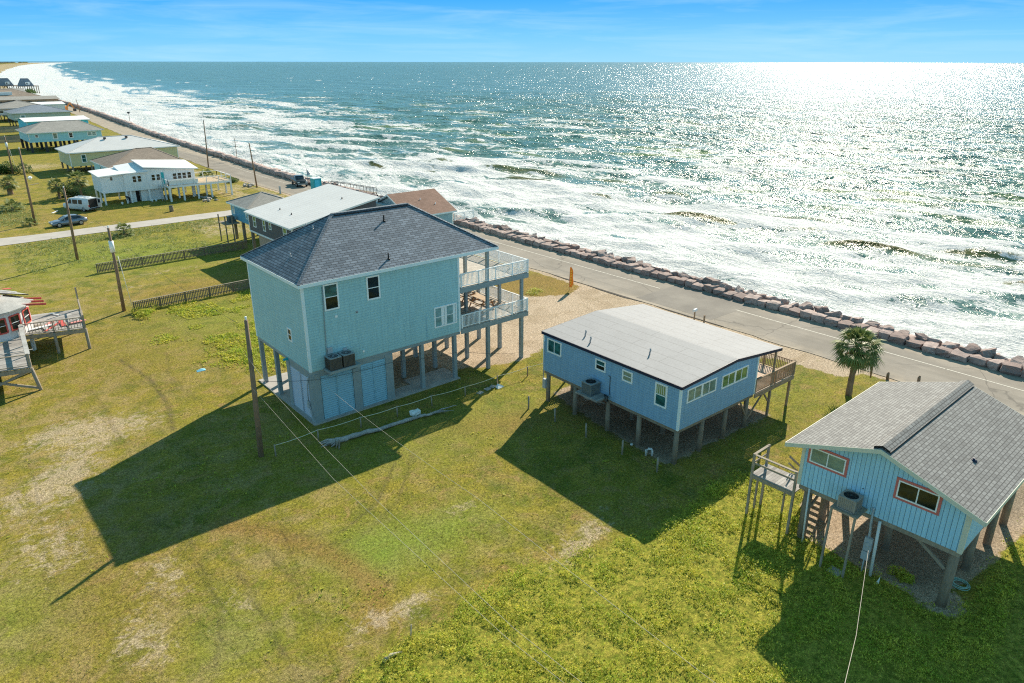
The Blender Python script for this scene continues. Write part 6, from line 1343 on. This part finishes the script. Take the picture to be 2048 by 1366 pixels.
def palm(label, loc, h, rc, nf=46, dead=14, lean=.15, seed=1, r=.17):
    q = random.Random(seed); t = thing('palm_tree', label, 'palm tree', loc); m = MB(); k = 9; pts = []; rs = []
    for i in range(k+1): f = i/k; pts.append((lean*f*f*h*.5, lean*.4*f*h*.3, h*f-.1)); rs.append(r*(1.25-.35*f)*(1.06 if i % 2 else .95))
    m.tube(pts, rs, 12); m.build('trunk', 'pole_wood', t); top = Vector(pts[-1])
    def fronds(n, e0, e1, L0, L1, blades, droop):
        m = MB()
        for i in range(n):
            az = i*2.399+q.uniform(-.2, .2); el = e0+(e1-e0)*((i+.5)/n)+q.uniform(-.1, .1); L = q.uniform(L0, L1)
            d = Vector((math.cos(az)*math.cos(el), math.sin(az)*math.cos(el), math.sin(el))); st = L*.5; tip = top+d*st; tip.z -= droop*st*.25
            m.bar(top, tip, .03, .02)
            u = d.cross(Vector((0, 0, 1))); u = u.normalized() if u.length > .1 else Vector((1, 0, 0)); v = u.cross(d).normalized()
            for b in range(blades):
                a = (b/(blades-1)-.5)*2.7; bd = (d*math.cos(a)+u*math.sin(a)).normalized(); bl = L*.55*(1-.25*abs(a)/1.35)*q.uniform(.85, 1.1)
                mid = tip+bd*bl*.55+v*.03; end = tip+bd*bl; end.z -= droop*bl*(.35+.3*abs(a)); mid.z -= droop*bl*.08
                w_ = bd.cross(v).normalized()*bl*.06
                m.quad(tip-w_*.3, mid-w_, mid+w_, tip+w_*.3); m.quad(mid-w_, end, mid+w_)
        return m
    fronds(nf, 1.35, -.75, rc*.85, rc, 14, .9).build('crown', 'palm_leaf', t)
    if dead: fronds(dead, -.7, -1.3, rc*.6, rc*.8, 9, .6).build('dead_fronds', 'palm_dead', t)
    return t
palm('fan palm with a full round crown growing by the road right of the blue cottage', (49.04, 19.84, 0), 3.8, 2.05, 58, 46, .16, 3, .18)
palm('scruffy fan palm on the lawn left of the van', (21.96, 146.5, 0), 2.6, 1.9, 34, 10, -.1, 5)
palm('grey-brown fan palm with dead fronds at the corner of the white boarded house', (25.3, 146.1, 0), 3.4, 2.3, 30, 34, -.1, 6)
palm('thick-trunked fan palm at the left edge beyond the street', (16.2, 157.7, 0), 2.3, 1.9, 34, 16, 0, 7, .4)
palm('low spreading palm on the pale weedy mound at the left edge', (14.0, 139.0, 0), .7, 2.2, 26, 10, 0, 8)
palm('small palm with a ragged crown on the verge before the picket fences', (22.98, 108.9, 0), .8, 1.75, 26, 14, .1, 9)
palm('dark stubby palm at the foot of the tall lamp pole', (14.2, 124.6, 0), .4, 1.5, 24, 12, 0, 10)
palm('short bushy palm in front of the road beside the big sun deck', (49.3, 152.5, 0), .9, 2.2, 34, 6, 0, 11)
m = MB(); m.tube([(49.2, 19.4, 3.2), (49.7, 18.9, 2.6), (49.75, 18.85, 1.5)], [.05, .12, .05], 6)
tag(m.build('hanging_frond', 'pole_wood'), 'dead brown frond stalk hanging beside the palm trunk', 'palm frond')
# ================================================================== leafy scatter
def tufts(n_leaf, cx, cy, cz, size, up=.6, seed=0, wid=.35):
    """n tufts at cx.. ; returns verts, tri faces: each tuft n_leaf small leaves"""
    g = np.random.default_rng(seed); n = len(cx); N = n*n_leaf
    az = g.random(N)*2*np.pi; el = np.clip(g.normal(up, .35, N), -.1, 1.5); s = np.repeat(size, n_leaf)*g.uniform(.5, 1.2, N)
    px = np.repeat(cx, n_leaf)+g.normal(0, 1, N)*s*.35; py = np.repeat(cy, n_leaf)+g.normal(0, 1, N)*s*.35; pz = np.repeat(cz, n_leaf)+g.random(N)*s*.5
    d = np.stack([np.cos(az)*np.cos(el), np.sin(az)*np.cos(el), np.sin(el)], 1); u = np.stack([-np.sin(az), np.cos(az), np.zeros(N)], 1)
    P = np.stack([px, py, pz], 1); sw = (s*wid)[:, None]
    a = P-u*sw*.5; b = P+u*sw*.5; c = P+d*s[:, None]
    V = np.stack([a, b, c], 1).reshape(-1, 3); return V, np.arange(3*N).reshape(-1, 3)
def scatter(name, label, n, x0, x1, y0, y1, dens, leaves, s0, s1, mat, seed, up=.6, wid=.35, zoff=0, cat='grass'):
    g = np.random.default_rng(seed); x = g.uniform(x0, x1, n); y = g.uniform(y0, y1, n); k = g.random(n) < dens(x, y); x, y = x[k], y[k]
    z = .10*(fbm(x, y, .12, 3, 2)-.5)+.05*(fbm(x, y, .9, 3, 5)-.5); s = g.uniform(s0, s1, len(x))
    V, Fc = tufts(leaves, x, y, z+zoff, s, up, seed, wid)
    o = np_mesh(name, V, Fc, MAT[mat]); return tag(o, label, cat, kind='stuff')
def d_weeds(x, y):
    g_, b_, br_, wd_, bt_, dk_ = masks(x, y); v = sstep(.30, .62, fbm(x, y, .8, 3, 50)); return wd_*(1-g_)*(.30+.7*v)
def inview(x, y):  # skip what the photograph's field of view never reaches
    a = np.degrees(np.arctan2(y, x)); return (np.abs(a-HEAD) < 41) & (np.hypot(x, y) > 19)
# weeds grow as mounds of leaves of different size, with gaps between
g = np.random.default_rng(1); n = 64000; x = g.uniform(-8, 47, n); y = g.uniform(-12, 21.5, n); k = g.random(n) < np.clip(masks(x, y)[3]*(1-masks(x, y)[0]), 0, 1)*inview(x, y)*(.10+.90*sstep(.40, .56, fbm(x, y, .9, 4, 50))); x, y = x[k], y[k]
r_ = np.exp(g.normal(-1.75, .45, len(x))); k = np.minimum(16, 5+(r_*32).astype(int)); ii = np.repeat(np.arange(len(x)), k); d = g.normal(0, 1, (len(ii), 3)); d /= np.linalg.norm(d, axis=1)[:, None]; d[:, 2] = np.abs(d[:, 2])
V, Fc = tufts(2, x[ii]+d[:, 0]*r_[ii], y[ii]+d[:, 1]*r_[ii], .03+d[:, 2]*r_[ii]*.9, g.uniform(.04, .10, len(ii)), .75, 1, .6)
tag(np_mesh('weeds', V, Fc, MAT['weed_leaf']), 'thick carpet of bright yellow-green weeds', 'weeds', kind='stuff')
def d_grass(x, y):
    g_, b_, br_, wd_, bt_, dk_ = masks(x, y); r_ = np.hypot(x, y); inslab = inpoly(x, y, [(17.4, 40.2), (29.8, 40.2), (29.8, 50.2), (17.4, 50.2)], .2)
    return (1-np.clip(g_*1.3, 0, 1))*(1-.7*b_)*(1-wd_)*(1-inslab)*inview(x, y)*np.clip(1.5-r_/70, .2, 1)*(.35+.65*sstep(.35, .6, fbm(x, y, .9, 3, 60)))
scatter('grass', 'short mown grass blades over the lawns', 190000, -4, 54, 14, 75, d_grass, 4, .03, .075, 'grass_leaf', 2, .9, .35)
scatter('dry_grass', 'dry straw-coloured tufts among the lawn grass', 42000, -4, 54, 14, 100, lambda x, y: d_grass(x, y)*sstep(.5, .62, fbm(x, y, .7, 4, 70)), 4, .03, .08, 'dry_leaf', 3, .9, .35)
# scattered bright clover patches
scatter('clover', 'small bright green clover clumps dotted over the lawns', 26000, -4, 45, 18, 80, lambda x, y: d_grass(x, y)*sstep(.66, .78, fbm(x, y, .55, 3, 80)), 7, .05, .13, 'weed_leaf', 4, .5, .55)
# rough meadow beyond the fences and along the side street
def d_mead(x, y): return np.maximum(inpoly(x, y, [(15.8, 92), (32, 92), (33, 110), (9, 110.5), (9, 93)], .6)*.5*sstep(.4, .6, fbm(x, y, .5, 3, 22)), np.maximum(inpoly(x, y, [(12, 107), (36, 108), (36, 112.4), (10, 111.6)], .5), inpoly(x, y, [(9, 126), (15.5, 126), (16, 145), (8, 146)], 1.5)))
mt('x', plain, (.1, .1, .1)); leafmat('rough_leaf', (.28, .31, .10), (.44, .43, .17), .3)
scatter('rough_grass', 'taller grey-green rough grass along the side street and mound', 40000, 6, 40, 88, 150, d_mead, 5, .10, .28, 'rough_leaf', 5, .9, .3)
scatter('lush_grass', 'longer yellow-green growth between the fences and the teal house', 60000, 12, 33, 50, 73, lambda x, y: .7*sstep(.45, .6, fbm(x, y, .35, 3, 90))*inpoly(x, y, [(14, 59), (19, 51.5), (30, 51.5), (30.5, 73), (15, 72.5)], 1.5), 6, .07, .18, 'weed_leaf', 6, .6, .5)
# ---- shrubs
def shrub(label, loc, r_, h, n=900, mat='shrub_leaf', seed=1, ls=.14):
    g = np.random.default_rng(seed); t = thing('shrub', label, 'shrub', loc); nc = 7; cc = g.normal(0, .45, (nc, 2))*r_; ch = g.uniform(.5, 1, nc)*h; k = g.integers(0, nc, n)
    p = g.normal(0, 1, (n, 3)); p /= np.linalg.norm(p, axis=1)[:, None]; p[:, 2] = np.abs(p[:, 2]); rr_ = g.uniform(.7, 1.05, n)[:, None]
    P = p*rr_*np.stack([np.full(n, r_*.55), np.full(n, r_*.55), ch[k]], 1); P[:, 0] += cc[k, 0]; P[:, 1] += cc[k, 1]
    V, Fc = tufts(3, P[:, 0], P[:, 1], P[:, 2], np.full(n, ls), .4, seed, .6); np_mesh('foliage', V, Fc, MAT[mat], parent=t)
    m = MB()
    for i in range(5): a = i*1.26; m.tube([(0, 0, 0), (cc[i, 0]*.8, cc[i, 1]*.8, h*.6)], [.05, .02], 5)
    m.build('stems', 'pole_wood', t); return t
shrub('low bright green shrub at the foot of the leaning white-wrapped pole', (15.4, 72.2, 0), 1.3, .55, 900, 'weed_leaf', 2)
shrub('large dark green shrub at the left edge beyond the palms', (19.5, 190, 0), 3.2, 2.4, 1600, 'shrub_leaf', 3, .4)
shrub('dark leafy shrub behind the van beside the palms', (24.2, 148.4, 0), 1.8, 2.4, 1100, 'shrub_leaf', 4, .25)
shrub('small dark bush by the rubble heap near the road', (52.0, 146.5, 0), 1.4, .9, 800, 'shrub_leaf', 5, .2)
shrub('green bush at the foot of the stilted triangular house', (92, 650, 0), 7, 4, 700, 'shrub_leaf', 6, .9)
shrub('low weedy clump under the sky-blue house beside the gravel', (31.6, 8.9, 0), .6, .35, 420, 'weed_leaf', 7, .1)
shrub('sparse weed tuft beside the driveway patch by the flag', (48.6, 52.8, 0), .9, .22, 400, 'weed_leaf', 8, .1)

# ================================================================== rock wall
t = NT('granite'); co = t.coord(); oi = t.n('ShaderNodeObjectInfo').outputs['Random']
c = t.mix(oi, (.28, .20, .18), (.52, .40, .36)); c = t.mix(t.mr(t.noise(co, 3, 6, .7), .4, .7, 0, .7), c, (.22, .16, .15)); c = t.mix(1., c, t.val(t.mr(t.noise(co, 18, 4, .7), .3, .7, .75, 1.25)), 'MULTIPLY')
MAT['granite'] = t.done(t.bsdf(c, .85, 0, t.bump(t.noise(co, 6, 6, .7), .6, .08), .25))
t = NT('wet_stone'); co = t.coord(); oi = t.n('ShaderNodeObjectInfo').outputs['Random']
c = t.mix(oi, (.10, .10, .10), (.26, .22, .20)); c = t.mix(1., c, t.val(t.mr(t.noise(co, 6, 5, .7), .3, .7, .7, 1.3)), 'MULTIPLY')
MAT['wet_stone'] = t.done(t.bsdf(c, .5, 0, t.bump(t.noise(co, 6, 6, .7), .6, .08), .4))
blocks = [rock_mesh(100+i, 1.35, 1.18, .92, .11).build('boulder', 'granite') for i in range(9)]
seconds = [rock_mesh(200+i, 1.25, .95, .7, .2).build('boulder', 'granite') for i in range(7)]
smalls = [rock_mesh(300+i, .75, .6, .5, .25).build('boulder', 'wet_stone') for i in range(7)]
rk = random.Random(12); used = set()
def put(src, x, y, z, rot, sc_, label, group):
    i = rk.randrange(len(src)); o = src[i]
    if (id(src), i) in used: o = o.copy(); COL.objects.link(o)
    used.add((id(src), i)); o.location = (x, y, z); o.rotation_euler = rot; o.scale = sc_; tag(o, label, 'boulder', group); return o
LB1, G1 = 'pinkish granite block in the front row of the sea wall', 'front row blocks of the sea wall'
LB2, G2 = 'tilted pinkish stone on top of the sea wall behind the front row', 'second row stones of the sea wall'
LB3, G3 = 'dark wet stone at the water side of the sea wall', 'wet stones at the foot of the sea wall'
y = 2.; c1 = 0
while c1 < 125:
    L = rk.uniform(.75, 1.45); x = float(shore(y+L/2))+.62; s = L/1.18
    put(blocks, x+rk.uniform(-.1, .1), y+L/2, -.04, (rk.uniform(-.07, .07), rk.uniform(-.09, .09), rk.uniform(-.18, .18)+rk.choice((0, math.pi))), (rk.uniform(.85, 1.1), s*.99, rk.uniform(.58, .88)), LB1, G1); y += L*.985; c1 += 1
yend = y
y = 2.; c2 = 0
while c2 < 105:
    L = rk.uniform(1.0, 1.7); x = float(shore(y))+1.75
    put(seconds, x+rk.uniform(-.2, .25), y, rk.uniform(-.05, .25), (rk.uniform(-.25, .25), rk.uniform(.0, .4), rk.uniform(0, 6.28)), (rk.uniform(.8, 1.2),)*3, LB2, G2); y += L*.9; c2 += 1
y = 2.; c3 = 0
while c3 < 68:
    put(smalls, float(shore(y))+2.9+rk.uniform(-.3, .7), y, rk.uniform(-1.15, -.75), (rk.uniform(-.5, .5), rk.uniform(-.5, .5), rk.uniform(0, 6.28)), (rk.uniform(.9, 2.0),)*3, LB3, G3); y += rk.uniform(.7, 1.8); c3 += 1
# the rest of the wall, further up the coast, as one mass
VV = []; FF = []; nn_ = 0
def grab(o):
    me = o.data; v = np.empty(len(me.vertices)*3); me.vertices.foreach_get('co', v); f = np.array([p.vertices[:] for p in me.polygons]); return v.reshape(-1, 3), f
lib = [grab(o) for o in blocks[:5]+seconds[:5]+smalls[:4]]; gr = np.random.default_rng(9)
y = 2.
while y < 548:
    st_ = 1.15 if y < 300 else 1.8
    for row in range(5):
        if row == 0 and y < yend: continue
        if row == 1 and y < 120: continue
        v, f = lib[(gr.integers(0, 5) if row == 0 else gr.integers(5, 10) if row < 3 else gr.integers(10, 14))]
        a = gr.uniform(-.15, .15) if row == 0 else gr.uniform(0, 6.28); s = gr.uniform(.85, 1.15)*(1.3 if row > 2 else 1)*(1 if y < 300 else 1.3); ca, sa = math.cos(a), math.sin(a)
        x_ = float(shore(y))+(.62, 1.6, 2.4, 3.0, 3.7)[row]+gr.uniform(-.15, .25); z_ = (-.05, -.05, -.45, -.95, -1.3)[row]+gr.uniform(-.15, .15)
        w_ = v*s; VV.append(np.stack([w_[:, 0]*ca-w_[:, 1]*sa+x_, w_[:, 0]*sa+w_[:, 1]*ca+y+gr.uniform(-.2, .2), w_[:, 2]+z_], 1)); FF.append(f+nn_); nn_ += len(v)
    y += st_
tag(np_mesh('rock_wall', np.concatenate(VV), np.concatenate(FF), MAT['granite']), 'smaller and farther rocks of the sea wall along the coast road', 'rock wall', kind='stuff')
